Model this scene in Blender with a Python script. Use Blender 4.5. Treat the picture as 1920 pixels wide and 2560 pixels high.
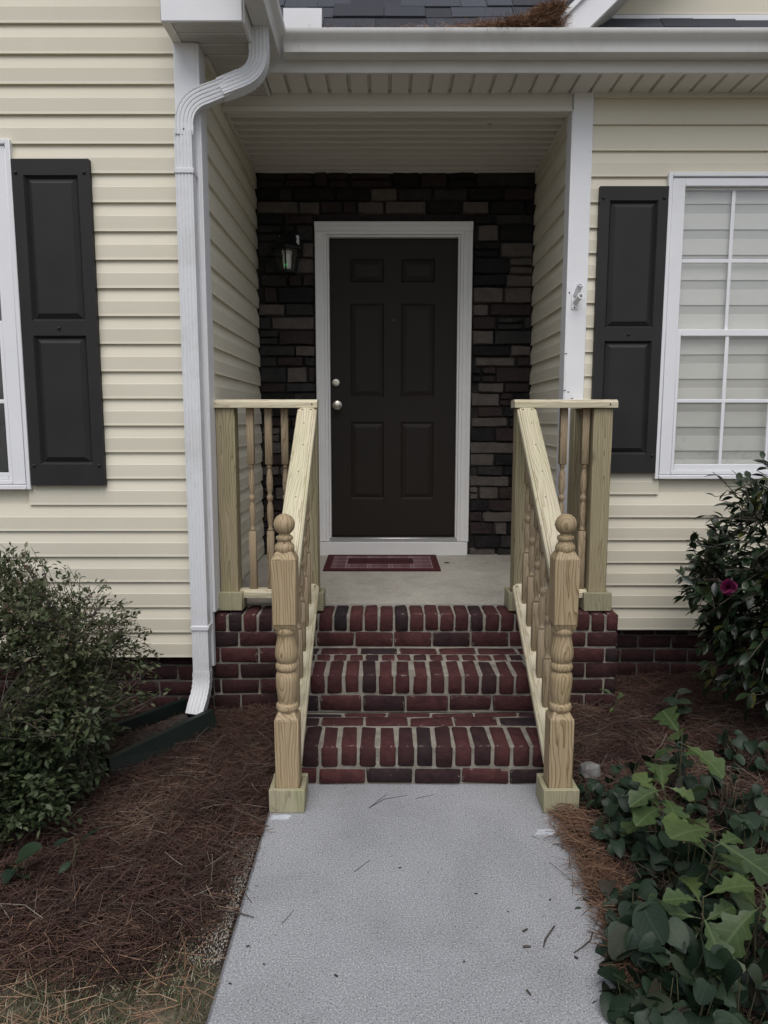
import bpy, math, random
import numpy as np
from mathutils import Matrix, Vector, Euler, noise as mnoise

for o in list(bpy.data.objects): bpy.data.objects.remove(o)
S = bpy.context.scene
C = S.collection
R = math.radians
rng = random.Random(7)
nr = np.random.default_rng(11)

# ------------------------------------------------------------------ camera, world, sun, exposure
F, CX, CY, PT, CZ = 1775.0, 960.0, 1280.0, R(7.35), 1.534
cam = bpy.data.cameras.new('camera'); co = bpy.data.objects.new('camera', cam); C.objects.link(co)
cam.sensor_fit = 'VERTICAL'; cam.sensor_height = 36; cam.lens = F/2560*36
cam.clip_start = .05; cam.clip_end = 2000
co.location = (0, 0, CZ); co.rotation_euler = (R(90)-PT, 0, 0)
S.camera = co
W = bpy.data.worlds.new('World'); S.world = W; W.use_nodes = True
wn, wl = W.node_tree.nodes, W.node_tree.links
sky = wn.new('ShaderNodeTexSky'); sky.sky_type = 'NISHITA'; sky.sun_disc = False
sky.sun_elevation = R(60); sky.sun_rotation = R(172); sky.dust_density = 3.0; sky.air_density = 1.0
hs = wn.new('ShaderNodeHueSaturation'); hs.inputs['Saturation'].default_value = .6
wl.new(sky.outputs[0], hs.inputs['Color'])
wl.new(hs.outputs[0], wn['Background'].inputs['Color'])
wn['Background'].inputs['Strength'].default_value = .10
sl = bpy.data.lights.new('sun', 'SUN'); sl.energy = 1.25; sl.angle = R(50); sl.color = (1, .985, .985)
so = bpy.data.objects.new('sun', sl); C.objects.link(so)
so.rotation_euler = Vector((.08, .50, -.865)).to_track_quat('-Z', 'Y').to_euler()
S.view_settings.view_transform = 'Standard'; S.view_settings.look = 'None'
S.view_settings.exposure = .36; S.view_settings.gamma = 1
S.view_settings.use_curve_mapping = False
S.render.engine = 'CYCLES'
S.cycles.max_bounces = 6; S.cycles.transparent_max_bounces = 12

# ------------------------------------------------------------------ pixel helpers (photo is 1920 x 2560)
def ray(u, v):
    x = (u-CX)/F; y = (v-CY)/F; c, s = math.cos(PT), math.sin(PT)
    return x, c-y*s, -s-y*c
def PX(u, v, Y):
    a, b, c = ray(u, v); return a/b*Y, CZ+c/b*Y
def GR(u, v, Z=0):
    a, b, c = ray(u, v); t = (Z-CZ)/c; return a*t, b*t

# ------------------------------------------------------------------ materials
MATS = {}
def nodes(name):
    m = bpy.data.materials.new(name); m.use_nodes = True; MATS[name] = m
    nt = m.node_tree; return m, nt.nodes, nt.links, nt.nodes['Principled BSDF']
def ramp(n, stops):
    r = n.new('ShaderNodeValToRGB'); e = r.color_ramp.elements
    e[0].position, e[0].color = stops[0][0], (*stops[0][1], 1)
    e[1].position, e[1].color = stops[1][0], (*stops[1][1], 1)
    for p, c in stops[2:]:
        k = e.new(p); k.color = (*c, 1)
    return r
def obj_coord(n, l, spread=0.0, scale=(1, 1, 1)):
    tc = n.new('ShaderNodeTexCoord'); mp = n.new('ShaderNodeMapping'); mp.inputs['Scale'].default_value = scale
    l.new(tc.outputs['Object'], mp.inputs['Vector'])
    if spread:
        oi = n.new('ShaderNodeObjectInfo'); mu = n.new('ShaderNodeVectorMath'); mu.operation = 'SCALE'
        cb = n.new('ShaderNodeCombineXYZ')
        a = n.new('ShaderNodeMath'); a.operation = 'MULTIPLY'; a.inputs[1].default_value = 7.31
        fr = n.new('ShaderNodeMath'); fr.operation = 'FRACT'
        l.new(oi.outputs['Random'], a.inputs[0]); l.new(a.outputs[0], fr.inputs[0])
        l.new(oi.outputs['Random'], cb.inputs[0]); l.new(fr.outputs[0], cb.inputs[1]); l.new(oi.outputs['Random'], cb.inputs[2])
        mu.inputs['Scale'].default_value = spread; l.new(cb.outputs[0], mu.inputs[0])
        ad = n.new('ShaderNodeVectorMath'); ad.operation = 'ADD'
        l.new(tc.outputs['Object'], ad.inputs[0]); l.new(mu.outputs[0], ad.inputs[1]); l.new(ad.outputs[0], mp.inputs['Vector'])
    return mp.outputs[0]
def noise_tex(n, l, vec, scale, detail=4, rough=.6, dist=0):
    t = n.new('ShaderNodeTexNoise'); t.inputs['Scale'].default_value = scale; t.inputs['Detail'].default_value = detail
    t.inputs['Roughness'].default_value = rough; t.inputs['Distortion'].default_value = dist
    l.new(vec, t.inputs['Vector']); return t.outputs['Fac']
def bump(n, l, h, b, strength, dist, prev=None):
    k = n.new('ShaderNodeBump'); k.inputs['Strength'].default_value = strength; k.inputs['Distance'].default_value = dist
    l.new(h, k.inputs['Height'])
    if prev: l.new(prev.outputs[0], k.inputs['Normal'])
    l.new(k.outputs[0], b.inputs['Normal']); return k
def mix(n, l, fac, a, b, mode='MIX'):
    m = n.new('ShaderNodeMix'); m.data_type = 'RGBA'; m.blend_type = mode
    for s, v in ((m.inputs[0], fac), (m.inputs[6], a), (m.inputs[7], b)):
        if isinstance(v, (int, float)): s.default_value = v
        elif isinstance(v, tuple): s.default_value = (*v, 1)
        else: l.new(v, s)
    return m.outputs[2]
def plain(name, c1, c2=None, scale=6, rough=.5, bmp=.0, bscale=80, spec=.5, metal=0, vary=0.0, spread=3.0, lo=.35, hi=.65, bd=.004):
    m, n, l, b = nodes(name); c2 = c2 or c1
    vec = obj_coord(n, l, spread)
    r = ramp(n, [(lo, c1), (hi, c2)]); l.new(noise_tex(n, l, vec, scale), r.inputs[0]); out = r.outputs[0]
    if vary:
        oi = n.new('ShaderNodeObjectInfo'); h = n.new('ShaderNodeHueSaturation')
        mr = n.new('ShaderNodeMapRange'); mr.inputs[3].default_value = 1-vary; mr.inputs[4].default_value = 1+vary
        l.new(oi.outputs['Random'], mr.inputs[0]); l.new(mr.outputs[0], h.inputs['Value']); l.new(out, h.inputs['Color']); out = h.outputs[0]
    l.new(out, b.inputs['Base Color']); b.inputs['Roughness'].default_value = rough; b.inputs['Specular IOR Level'].default_value = spec
    b.inputs['Metallic'].default_value = metal
    if bmp: bump(n, l, noise_tex(n, l, vec, bscale, 5, .7), b, bmp, bd)
    return m

plain('siding', (.685, .64, .515), (.715, .67, .545), 2.2, .55, .12, 140, .35, vary=.025, bd=.002)
plain('white_vinyl', (.77, .775, .79), (.80, .805, .82), 5, .45, .05, 200, .4, vary=.02)
def dirty_white(name, c, dirt, amt, scale=3):
    m, n, l, b = nodes(name); vec = obj_coord(n, l, 2.0)
    r = ramp(n, [(.48, c), (.8, dirt)]); l.new(noise_tex(n, l, vec, scale, 8, .72, .4), r.inputs[0])
    r2 = ramp(n, [(.60, (0, 0, 0)), (.74, (1, 1, 1))]); l.new(noise_tex(n, l, vec, scale*9, 6, .8), r2.inputs[0])
    mm = n.new('ShaderNodeMath'); mm.operation = 'MULTIPLY'; mm.inputs[1].default_value = amt; l.new(r2.outputs[0], mm.inputs[0])
    l.new(mix(n, l, mm.outputs[0], r.outputs[0], tuple(x*.45 for x in dirt)), b.inputs['Base Color'])
    b.inputs['Roughness'].default_value = .42; b.inputs['Specular IOR Level'].default_value = .4
dirty_white('gutter_paint', (.70, .695, .675), (.56, .55, .52), .25)
dirty_white('downspout_paint', (.72, .73, .745), (.58, .58, .57), .2, 4)
plain('soffit_vinyl', (.68, .655, .60), (.71, .685, .63), 3, .5, .05, 160, .35)
plain('ceiling_vinyl', (.72, .69, .63), (.69, .66, .60), 2, .5, .05, 160, .35)
plain('trim_white', (.66, .655, .64), (.70, .695, .68), 4, .45, .08, 60, .4)
plain('charcoal', (.019, .018, .0183), (.0235, .0225, .0228), 5, .55, .25, 260, .3, bd=.002)
plain('door_paint', (.0165, .0128, .0100), (.0185, .0143, .0112), 2, .55, .15, 220, .22, bd=.002)
plain('black_metal', (.004, .004, .0042), None, 5, .5, 0, 80, .25)
plain('nickel', (.62, .58, .50), (.5, .46, .4), 40, .28, 0, 80, .5, 1)
plain('screw', (.10, .09, .08), None, 5, .5, 0, 80, .4, .8)
plain('aluminium', (.55, .55, .55), None, 5, .35, 0, 80, .5, .9)
plain('dark_void', (.012, .012, .013), None, 5, .9)  # near-black, the shade of unlit hollows put into the colour
plain('mortar', (.23, .21, .17), (.35, .325, .275), 18, .95, .9, 120, .15, bd=.01)
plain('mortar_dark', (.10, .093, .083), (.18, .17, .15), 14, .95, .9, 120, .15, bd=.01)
plain('mortar_black', (.016, .014, .013), (.03, .028, .026), 18, .95, .5, 120, .2)
def brick_mat(name, cols, smear=(.24, .215, .18)):
    m, n, l, b = nodes(name); vec = obj_coord(n, l, 5.0)
    oi = n.new('ShaderNodeObjectInfo')
    rr = ramp(n, cols); rr.color_ramp.interpolation = 'LINEAR'; l.new(oi.outputs['Random'], rr.inputs[0])
    r2 = ramp(n, [(.35, (.55, .5, .5)), (.68, (1.18, 1.12, 1.08))]); l.new(noise_tex(n, l, vec, 14, 6, .7, .6), r2.inputs[0])
    c = mix(n, l, .9, rr.outputs[0], r2.outputs[0], 'MULTIPLY')
    sp = ramp(n, [(.70, (0, 0, 0)), (.76, (1, 1, 1))]); l.new(noise_tex(n, l, vec, 95, 3, .6), sp.inputs[0])
    f = n.new('ShaderNodeMath'); f.operation = 'MULTIPLY'; f.inputs[1].default_value = .35; l.new(sp.outputs[0], f.inputs[0])
    c = mix(n, l, f.outputs[0], c, (.33, .29, .25))
    tg = n.new('ShaderNodeTexCoord'); sg_ = n.new('ShaderNodeSeparateXYZ'); l.new(tg.outputs['Generated'], sg_.inputs[0])
    def mth(op, a_, b2):
        q = n.new('ShaderNodeMath'); q.operation = op
        for s_, v_ in ((q.inputs[0], a_), (q.inputs[1], b2)):
            if isinstance(v_, (int, float)): s_.default_value = v_
            else: l.new(v_, s_)
        return q.outputs[0]
    e_ = [mth('MINIMUM', sg_.outputs[i], mth('SUBTRACT', 1.0, sg_.outputs[i])) for i in range(3)]
    med = mth('MAXIMUM', mth('MINIMUM', e_[0], e_[1]), mth('MINIMUM', mth('MAXIMUM', e_[0], e_[1]), e_[2]))
    nz_ = noise_tex(n, l, vec, 32, 5, .75, .3)
    sm_ = mth('SUBTRACT', mth('MULTIPLY', mth('SUBTRACT', nz_, .455), .48), med)
    rs_ = ramp(n, [(.0, (0, 0, 0)), (.03, (.75, .75, .75))]); l.new(sm_, rs_.inputs[0])
    c = mix(n, l, rs_.outputs[0], c, smear)
    l.new(c, b.inputs['Base Color']); b.inputs['Roughness'].default_value = .88; b.inputs['Specular IOR Level'].default_value = .25
    k = bump(n, l, noise_tex(n, l, vec, 38, 6, .7, .4), b, .7, .012)
    bump(n, l, noise_tex(n, l, vec, 190, 3, .7), b, .5, .004, k)
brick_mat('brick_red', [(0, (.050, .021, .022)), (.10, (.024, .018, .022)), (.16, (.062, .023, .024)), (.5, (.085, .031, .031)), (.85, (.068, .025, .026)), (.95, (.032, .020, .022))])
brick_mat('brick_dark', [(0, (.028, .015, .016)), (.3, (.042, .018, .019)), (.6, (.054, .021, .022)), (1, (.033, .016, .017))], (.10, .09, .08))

def wood_mat(name, early, late, spacing=.0085, tint=None, rough=.62, knots=True):
    m, n, l, b = nodes(name); vec = obj_coord(n, l, 0)
    tc = n.new('ShaderNodeTexCoord'); oi = n.new('ShaderNodeObjectInfo')
    # growth rings about an axis outside the piece, wandering along the grain (local Z)
    off = n.new('ShaderNodeCombineXYZ')
    def rnd(k, a, bb):
        q = n.new('ShaderNodeMath'); q.operation = 'MULTIPLY'; q.inputs[1].default_value = k; l.new(oi.outputs['Random'], q.inputs[0])
        f = n.new('ShaderNodeMath'); f.operation = 'FRACT'; l.new(q.outputs[0], f.inputs[0])
        mr = n.new('ShaderNodeMapRange'); mr.inputs[3].default_value = a; mr.inputs[4].default_value = bb; l.new(f.outputs[0], mr.inputs[0]); return mr.outputs[0]
    l.new(rnd(13.7, -.05, .05), off.inputs[0]); l.new(rnd(29.3, .03, .09), off.inputs[1]); l.new(rnd(7.9, -20, 20), off.inputs[2])
    ad = n.new('ShaderNodeVectorMath'); ad.operation = 'ADD'; l.new(tc.outputs['Object'], ad.inputs[0]); l.new(off.outputs[0], ad.inputs[1])
    mp = n.new('ShaderNodeMapping'); mp.inputs['Scale'].default_value = (9, 9, 1.6); l.new(ad.outputs[0], mp.inputs['Vector'])
    nz = n.new('ShaderNodeTexNoise'); nz.inputs['Scale'].default_value = 1.0; nz.inputs['Detail'].default_value = 3; l.new(mp.outputs[0], nz.inputs['Vector'])
    sb = n.new('ShaderNodeVectorMath'); sb.operation = 'SUBTRACT'; l.new(nz.outputs['Color'], sb.inputs[0]); sb.inputs[1].default_value = (.5, .5, .5)
    sc = n.new('ShaderNodeVectorMath'); sc.operation = 'SCALE'; sc.inputs['Scale'].default_value = .085; l.new(sb.outputs[0], sc.inputs[0])
    a2 = n.new('ShaderNodeVectorMath'); a2.operation = 'ADD'; l.new(ad.outputs[0], a2.inputs[0]); l.new(sc.outputs[0], a2.inputs[1])
    wv = n.new('ShaderNodeTexWave'); wv.wave_type = 'RINGS'; wv.rings_direction = 'Z'; wv.wave_profile = 'SAW'
    wv.inputs['Scale'].default_value = 2*math.pi/(20*spacing); wv.inputs['Distortion'].default_value = .8; wv.inputs['Detail'].default_value = 1
    wv.inputs['Detail Scale'].default_value = 1.0
    l.new(a2.outputs[0], wv.inputs['Vector'])
    mid = tuple(.5*(x+y) for x, y in zip(early, late))
    r = ramp(n, [(0, early), (.55, early), (.86, mid), (.95, late), (1, early)]); l.new(wv.outputs['Fac'], r.inputs[0])
    mp2 = n.new('ShaderNodeMapping'); mp2.inputs['Scale'].default_value = (160, 160, 6); l.new(ad.outputs[0], mp2.inputs['Vector'])
    fb = noise_tex(n, l, mp2.outputs[0], 1, 3, .6)
    r3 = ramp(n, [(.3, (.86, .85, .83)), (.7, (1.08, 1.08, 1.08))]); l.new(fb, r3.inputs[0])
    c = mix(n, l, 1.0, r.outputs[0], r3.outputs[0], 'MULTIPLY')
    mp3 = n.new('ShaderNodeMapping'); mp3.inputs['Scale'].default_value = (10, 10, 1.3); l.new(ad.outputs[0], mp3.inputs['Vector'])
    gr = ramp(n, [(.42, (0, 0, 0)), (.68, (1, 1, 1))]); l.new(noise_tex(n, l, mp3.outputs[0], 1, 2), gr.inputs[0])
    gm = n.new('ShaderNodeMath'); gm.operation = 'MULTIPLY'; gm.inputs[1].default_value = .55; l.new(gr.outputs[0], gm.inputs[0])
    c = mix(n, l, gm.outputs[0], c, tint or early, 'MULTIPLY' if tint else 'MIX')
    if knots:
        mk_ = n.new('ShaderNodeMapping'); mk_.inputs['Scale'].default_value = (5, 5, 2.6); l.new(ad.outputs[0], mk_.inputs['Vector'])
        vk = n.new('ShaderNodeTexVoronoi'); vk.inputs['Scale'].default_value = 1.0; l.new(mk_.outputs[0], vk.inputs['Vector'])
        rk = ramp(n, [(.040, (1, 1, 1)), (.085, (.35, .35, .35)), (.12, (.12, .12, .12)), (.16, (0, 0, 0))]); l.new(vk.outputs['Distance'], rk.inputs[0])
        c = mix(n, l, rk.outputs[0], c, tuple(x*.42 for x in late))
    vr = n.new('ShaderNodeHueSaturation'); l.new(rnd(3.3, .88, 1.1), vr.inputs['Value']); l.new(c, vr.inputs['Color'])
    l.new(vr.outputs[0], b.inputs['Base Color']); b.inputs['Roughness'].default_value = rough; b.inputs['Specular IOR Level'].default_value = .3
    bump(n, l, fb, b, .18, .002)
wood_mat('pine_post', (.345, .295, .19), (.155, .112, .06), .009, (.80, .88, .72))
wood_mat('pine_newel', (.395, .305, .19), (.155, .098, .044), .0105, (.93, .93, .80))
wood_mat('pine_baluster', (.345, .27, .178), (.18, .122, .065), .0065, (.9, .9, .8))
wood_mat('pine_rail', (.62, .56, .415), (.41, .335, .21), .010, (.9, .97, .84))
wood_mat('pine_green', (.36, .33, .222), (.24, .212, .135), .010, (.84, .93, .78))

# concrete walk: fine exposed aggregate
m, n, l, b = nodes('walk_concrete'); vec = obj_coord(n, l)
r = ramp(n, [(.28, (.258, .264, .272)), (.5, (.315, .322, .332)), (.72, (.355, .363, .375))]); l.new(noise_tex(n, l, vec, 2.1, 8, .7, .5), r.inputs[0])
g = noise_tex(n, l, vec, 190, 3, .8)
r2 = ramp(n, [(.30, (.15, .15, .16)), (.42, (.75, .75, .75)), (.57, (1.1, 1.1, 1.1)), (.69, (2.0, 2.0, 2.0))]); l.new(g, r2.inputs[0])
c = mix(n, l, 1.0, r.outputs[0], r2.outputs[0], 'MULTIPLY')
vo = n.new('ShaderNodeTexVoronoi'); vo.inputs['Scale'].default_value = 105; l.new(vec, vo.inputs['Vector'])
vr = ramp(n, [(.18, (1, 1, 1)), (.26, (0, 0, 0))]); l.new(vo.outputs['Distance'], vr.inputs[0])
vs = n.new('ShaderNodeSeparateColor'); l.new(vo.outputs['Color'], vs.inputs[0])
gt = n.new('ShaderNodeMath'); gt.operation = 'GREATER_THAN'; gt.inputs[1].default_value = .84; l.new(vs.outputs[0], gt.inputs[0])
mu = n.new('ShaderNodeMath'); mu.operation = 'MULTIPLY'; l.new(gt.outputs[0], mu.inputs[0]); l.new(vr.outputs[0], mu.inputs[1])
c = mix(n, l, mu.outputs[0], c, (.11, .11, .115))
l.new(c, b.inputs['Base Color']); b.inputs['Roughness'].default_value = .92; b.inputs['Specular IOR Level'].default_value = .25
bump(n, l, g, b, .55, .004)
plain('paint_spill', (.52, .55, .60), (.42, .43, .46), 30, .8, .5, 150)
# porch slab: trowelled, weathered tan
m, n, l, b = nodes('slab_concrete'); vec = obj_coord(n, l)
r = ramp(n, [(.25, (.25, .235, .20)), (.5, (.34, .32, .275)), (.75, (.41, .385, .335))]); l.new(noise_tex(n, l, vec, 3.4, 8, .66, .8), r.inputs[0])
r2 = ramp(n, [(.3, (.85, .85, .85)), (.7, (1.1, 1.1, 1.1))]); l.new(noise_tex(n, l, vec, 42, 4, .7), r2.inputs[0])
l.new(mix(n, l, 1.0, r.outputs[0], r2.outputs[0], 'MULTIPLY'), b.inputs['Base Color']); b.inputs['Roughness'].default_value = .8
bump(n, l, noise_tex(n, l, vec, 60, 5, .7), b, .25, .004)
# stones of the veneer
def stone_mat(name, a, c2):
    m, n, l, b = nodes(name); vec = obj_coord(n, l, 6.0)
    r = ramp(n, [(.3, a), (.7, c2)]); l.new(noise_tex(n, l, vec, 11, 7, .68, .5), r.inputs[0])
    l.new(r.outputs[0], b.inputs['Base Color']); b.inputs['Roughness'].default_value = .85; b.inputs['Specular IOR Level'].default_value = .3
    k = bump(n, l, noise_tex(n, l, vec, 26, 6, .65, .5), b, .8, .02); bump(n, l, noise_tex(n, l, vec, 130, 3, .7), b, .4, .004, k)
stone_mat('stone_black', (0.0065, 0.0058, 0.0061), (0.0173, 0.0151, 0.0151))
stone_mat('stone_brown', (0.0187, 0.0130, 0.0126), (0.0418, 0.0281, 0.0259))
stone_mat('stone_grey', (0.0173, 0.0166, 0.0162), (0.0396, 0.0374, 0.0353))
stone_mat('stone_tan', (0.0684, 0.0576, 0.0504), (0.1116, 0.0950, 0.0828))
# shingles
m, n, l, b = nodes('shingle'); vec = obj_coord(n, l, 9.0)
r = ramp(n, [(.32, (.024, .026, .033)), (.68, (.075, .08, .098))]); l.new(noise_tex(n, l, vec, 260, 3, .7), r.inputs[0])
oi = n.new('ShaderNodeObjectInfo'); mr = n.new('ShaderNodeMapRange'); mr.inputs[3].default_value = .6; mr.inputs[4].default_value = 1.3
l.new(oi.outputs['Random'], mr.inputs[0]); h = n.new('ShaderNodeHueSaturation'); l.new(mr.outputs[0], h.inputs['Value']); l.new(r.outputs[0], h.inputs['Color'])
l.new(h.outputs[0], b.inputs['Base Color']); b.inputs['Roughness'].default_value = .92; bump(n, l, noise_tex(n, l, vec, 300, 3, .7), b, .6, .003)
# ground under the straw: dark humus, lawn soil toward the camera
m, n, l, b = nodes('soil'); vec = obj_coord(n, l)
r = ramp(n, [(.35, (.022, .014, .011)), (.65, (.06, .038, .028))]); l.new(noise_tex(n, l, vec, 25, 6, .7), r.inputs[0])
r2 = ramp(n, [(.35, (.07, .062, .04)), (.65, (.18, .15, .10))]); l.new(noise_tex(n, l, vec, 9, 6, .7), r2.inputs[0])
sx = n.new('ShaderNodeSeparateXYZ'); l.new(vec, sx.inputs[0])
ng = noise_tex(n, l, vec, 3, 4); ma = n.new('ShaderNodeMath'); ma.operation = 'MULTIPLY_ADD'; ma.inputs[1].default_value = 1.0; l.new(ng, ma.inputs[0]); l.new(sx.outputs[1], ma.inputs[2])
mr = n.new('ShaderNodeMapRange'); mr.inputs[1].default_value = 2.1; mr.inputs[2].default_value = 2.5; l.new(ma.outputs[0], mr.inputs[0])
l.new(mix(n, l, mr.outputs[0], r2.outputs[0], r.outputs[0]), b.inputs['Base Color']); b.inputs['Roughness'].default_value = .95
bump(n, l, noise_tex(n, l, vec, 60, 5, .7), b, .8, .02)
# things with a per-piece random (attribute rv on merged meshes, object random on single pieces)
def leaf_mat(name, stops, rough=.45, spec=.45, transl=.25, midrib=None, obj=True):
    m, n, l, b = nodes(name)
    at = n.new('ShaderNodeAttribute'); at.attribute_name = 'rv'; oi = n.new('ShaderNodeObjectInfo')
    a = n.new('ShaderNodeMath'); l.new(at.outputs['Fac'], a.inputs[0]); a.inputs[1].default_value = 0
    if obj: l.new(oi.outputs['Random'], a.inputs[1])
    f = n.new('ShaderNodeMath'); f.operation = 'FRACT'; l.new(a.outputs[0], f.inputs[0])
    r = ramp(n, stops); l.new(f.outputs[0], r.inputs[0])
    tc = n.new('ShaderNodeTexCoord')
    r2 = ramp(n, [(.3, (.78, .8, .78)), (.7, (1.15, 1.15, 1.1))]); l.new(noise_tex(n, l, tc.outputs['Object'], 60 if midrib is None else 6, 3), r2.inputs[0])
    c = mix(n, l, .8, r.outputs[0], r2.outputs[0], 'MULTIPLY')
    if midrib:
        sx = n.new('ShaderNodeSeparateXYZ'); l.new(tc.outputs['Object'], sx.inputs[0])
        ab = n.new('ShaderNodeMath'); ab.operation = 'ABSOLUTE'; l.new(sx.outputs[0], ab.inputs[0])
        rr = ramp(n, [(.012, (1, 1, 1)), (.028, (0, 0, 0))]); l.new(ab.outputs[0], rr.inputs[0])
        # side veins
        v1 = n.new('ShaderNodeMath'); v1.operation = 'MULTIPLY_ADD'; v1.inputs[1].default_value = -.9; l.new(ab.outputs[0], v1.inputs[0]); l.new(sx.outputs[1], v1.inputs[2])
        v2 = n.new('ShaderNodeMath'); v2.operation = 'MULTIPLY'; v2.inputs[1].default_value = 5.5; l.new(v1.outputs[0], v2.inputs[0])
        v3 = n.new('ShaderNodeMath'); v3.operation = 'FRACT'; l.new(v2.outputs[0], v3.inputs[0])
        rv = ramp(n, [(.06, (.55, .55, .55)), (.13, (0, 0, 0))]); l.new(v3.outputs[0], rv.inputs[0])
        mx = n.new('ShaderNodeMath'); mx.operation = 'MAXIMUM'; l.new(rr.outputs[0], mx.inputs[0]); l.new(rv.outputs[0], mx.inputs[1])
        sm = n.new('ShaderNodeMath'); sm.operation = 'MULTIPLY'; sm.inputs[1].default_value = .5; l.new(mx.outputs[0], sm.inputs[0])
        c = mix(n, l, sm.outputs[0], c, midrib)
    l.new(c, b.inputs['Base Color']); b.inputs['Roughness'].default_value = rough; b.inputs['Specular IOR Level'].default_value = spec
    if transl:
        tr = n.new('ShaderNodeBsdfTranslucent'); l.new(c, tr.inputs['Color']); ms = n.new('ShaderNodeMixShader'); ms.inputs[0].default_value = transl
        l.new(b.outputs[0], ms.inputs[1]); l.new(tr.outputs[0], ms.inputs[2]); l.new(ms.outputs[0], n['Material Output'].inputs['Surface'])
leaf_mat('needle', [(0, (.026, .014, .012)), (.35, (.066, .035, .028)), (.7, (.118, .064, .049)), (.9, (.18, .11, .08)), (1, (.30, .22, .16))], .6, .3, 0, obj=False)
leaf_mat('needle_fresh', [(0, (.085, .045, .03)), (.5, (.15, .08, .05)), (1, (.28, .165, .105))], .6, .3, 0)
leaf_mat('needle_roof', [(0, (.17, .09, .055)), (.5, (.30, .17, .105)), (1, (.46, .30, .20))], .6, .3, 0)
leaf_mat('needle_grey', [(0, (.05, .035, .028)), (.5, (.11, .08, .065)), (1, (.28, .24, .19))], .7, .3, 0)
leaf_mat('grass', [(0, (.05, .07, .03)), (.42, (.095, .115, .055)), (.55, (.27, .24, .165)), (.82, (.46, .42, .31)), (.9, (.12, .13, .065)), (1, (.06, .075, .035))], .6, .3, .2)
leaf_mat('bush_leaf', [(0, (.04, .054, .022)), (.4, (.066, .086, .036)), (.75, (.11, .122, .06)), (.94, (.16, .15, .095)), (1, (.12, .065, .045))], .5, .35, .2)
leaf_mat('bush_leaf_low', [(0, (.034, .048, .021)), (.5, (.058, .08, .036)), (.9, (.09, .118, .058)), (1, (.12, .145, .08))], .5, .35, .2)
leaf_mat('camellia_leaf', [(0, (.010, .019, .009)), (.5, (.018, .033, .015)), (.88, (.030, .050, .020)), (.97, (.10, .10, .025)), (1, (.03, .05, .02))], .30, .5, .12)
leaf_mat('heart_leaf', [(0, (.010, .021, .012)), (.5, (.016, .032, .017)), (.85, (.027, .048, .024)), (.95, (.036, .038, .026)), (1, (.05, .038, .03))], .5, .3, .12, (.045, .07, .045))
leaf_mat('oak_leaf', [(0, (.045, .075, .028)), (.5, (.07, .11, .038)), (.85, (.10, .14, .042)), (1, (.05, .08, .033))], .45, .4, .3, (.15, .20, .08))
leaf_mat('petal', [(0, (.085, .004, .035)), (1, (.14, .007, .055))], .6, .3, .3)
leaf_mat('dry_leaf', [(0, (.16, .11, .08)), (.5, (.26, .19, .14)), (1, (.22, .10, .07))], .75, .2, .2)
plain('bark', (.045, .034, .026), (.09, .072, .056), 30, .85, .4, 90)
plain('green_stem', (.07, .08, .035), (.10, .075, .045), 30, .7)
plain('rock', (.11, .105, .10), (.22, .215, .205), 22, .9, .8, 60)
plain('green_plastic', (.003, .0085, .0058), (.005, .0115, .0082), 8, .55, .1, 90, .45)
plain('silt', (.026, .026, .024), (.065, .06, .054), 16, .95, .8, 70)
plain('bulb_white', (.62, .62, .58), None, 5, .4)
plain('blind_solid', (.74, .725, .68), (.77, .755, .71), 3, .8, .1, 300)
plain('blind_sheer', (.56, .55, .52), (.59, .58, .55), 3, .85, .1, 400)
plain('reflection_dark', (.03, .034, .042), (.07, .075, .085), 3, .8)  # dark reflection of the left window glass, put into a colour
plain('mat_red', (.05, .0105, .0135), (.062, .013, .016), 30, .9, .5, 300, .2)
plain('mat_text', (.012, .004, .005), None, 30, .95)
plain('debris_dark', (.02, .017, .015), None, 9, .9)
m, n, l, b = nodes('led_green'); b.inputs['Base Color'].default_value = (.02, .5, .08, 1)
b.inputs['Emission Color'].default_value = (.05, 1, .15, 1); b.inputs['Emission Strength'].default_value = 2.5
# plaid of the mat
m, n, l, b = nodes('mat_plaid'); vec = obj_coord(n, l)
sx = n.new('ShaderNodeSeparateXYZ'); l.new(vec, sx.inputs[0])
def stripes(sock, per, ph):
    q = n.new('ShaderNodeMath'); q.operation = 'MULTIPLY_ADD'; q.inputs[1].default_value = 1/per; q.inputs[2].default_value = ph; l.new(sock, q.inputs[0])
    f = n.new('ShaderNodeMath'); f.operation = 'FRACT'; l.new(q.outputs[0], f.inputs[0])
    r = ramp(n, [(0, (.12, .12, .12)), (.36, (.12, .12, .12)), (.40, (.9, .9, .9)), (.48, (.25, .25, .25)), (.54, (.9, .9, .9)), (.60, (.3, .3, .3)), (.98, (.22, .22, .22))])
    r.color_ramp.interpolation = 'CONSTANT'; l.new(f.outputs[0], r.inputs[0]); return r.outputs[0]
ad = mix(n, l, .5, stripes(sx.outputs[0], .145, .1), stripes(sx.outputs[1], .105, .3))
r = ramp(n, [(.1, (.085, .022, .03)), (.9, (.27, .22, .23))]); l.new(ad, r.inputs[0])
l.new(r.outputs[0], b.inputs['Base Color']); b.inputs['Roughness'].default_value = .95; bump(n, l, noise_tex(n, l, vec, 300, 2), b, .5, .003)
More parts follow.
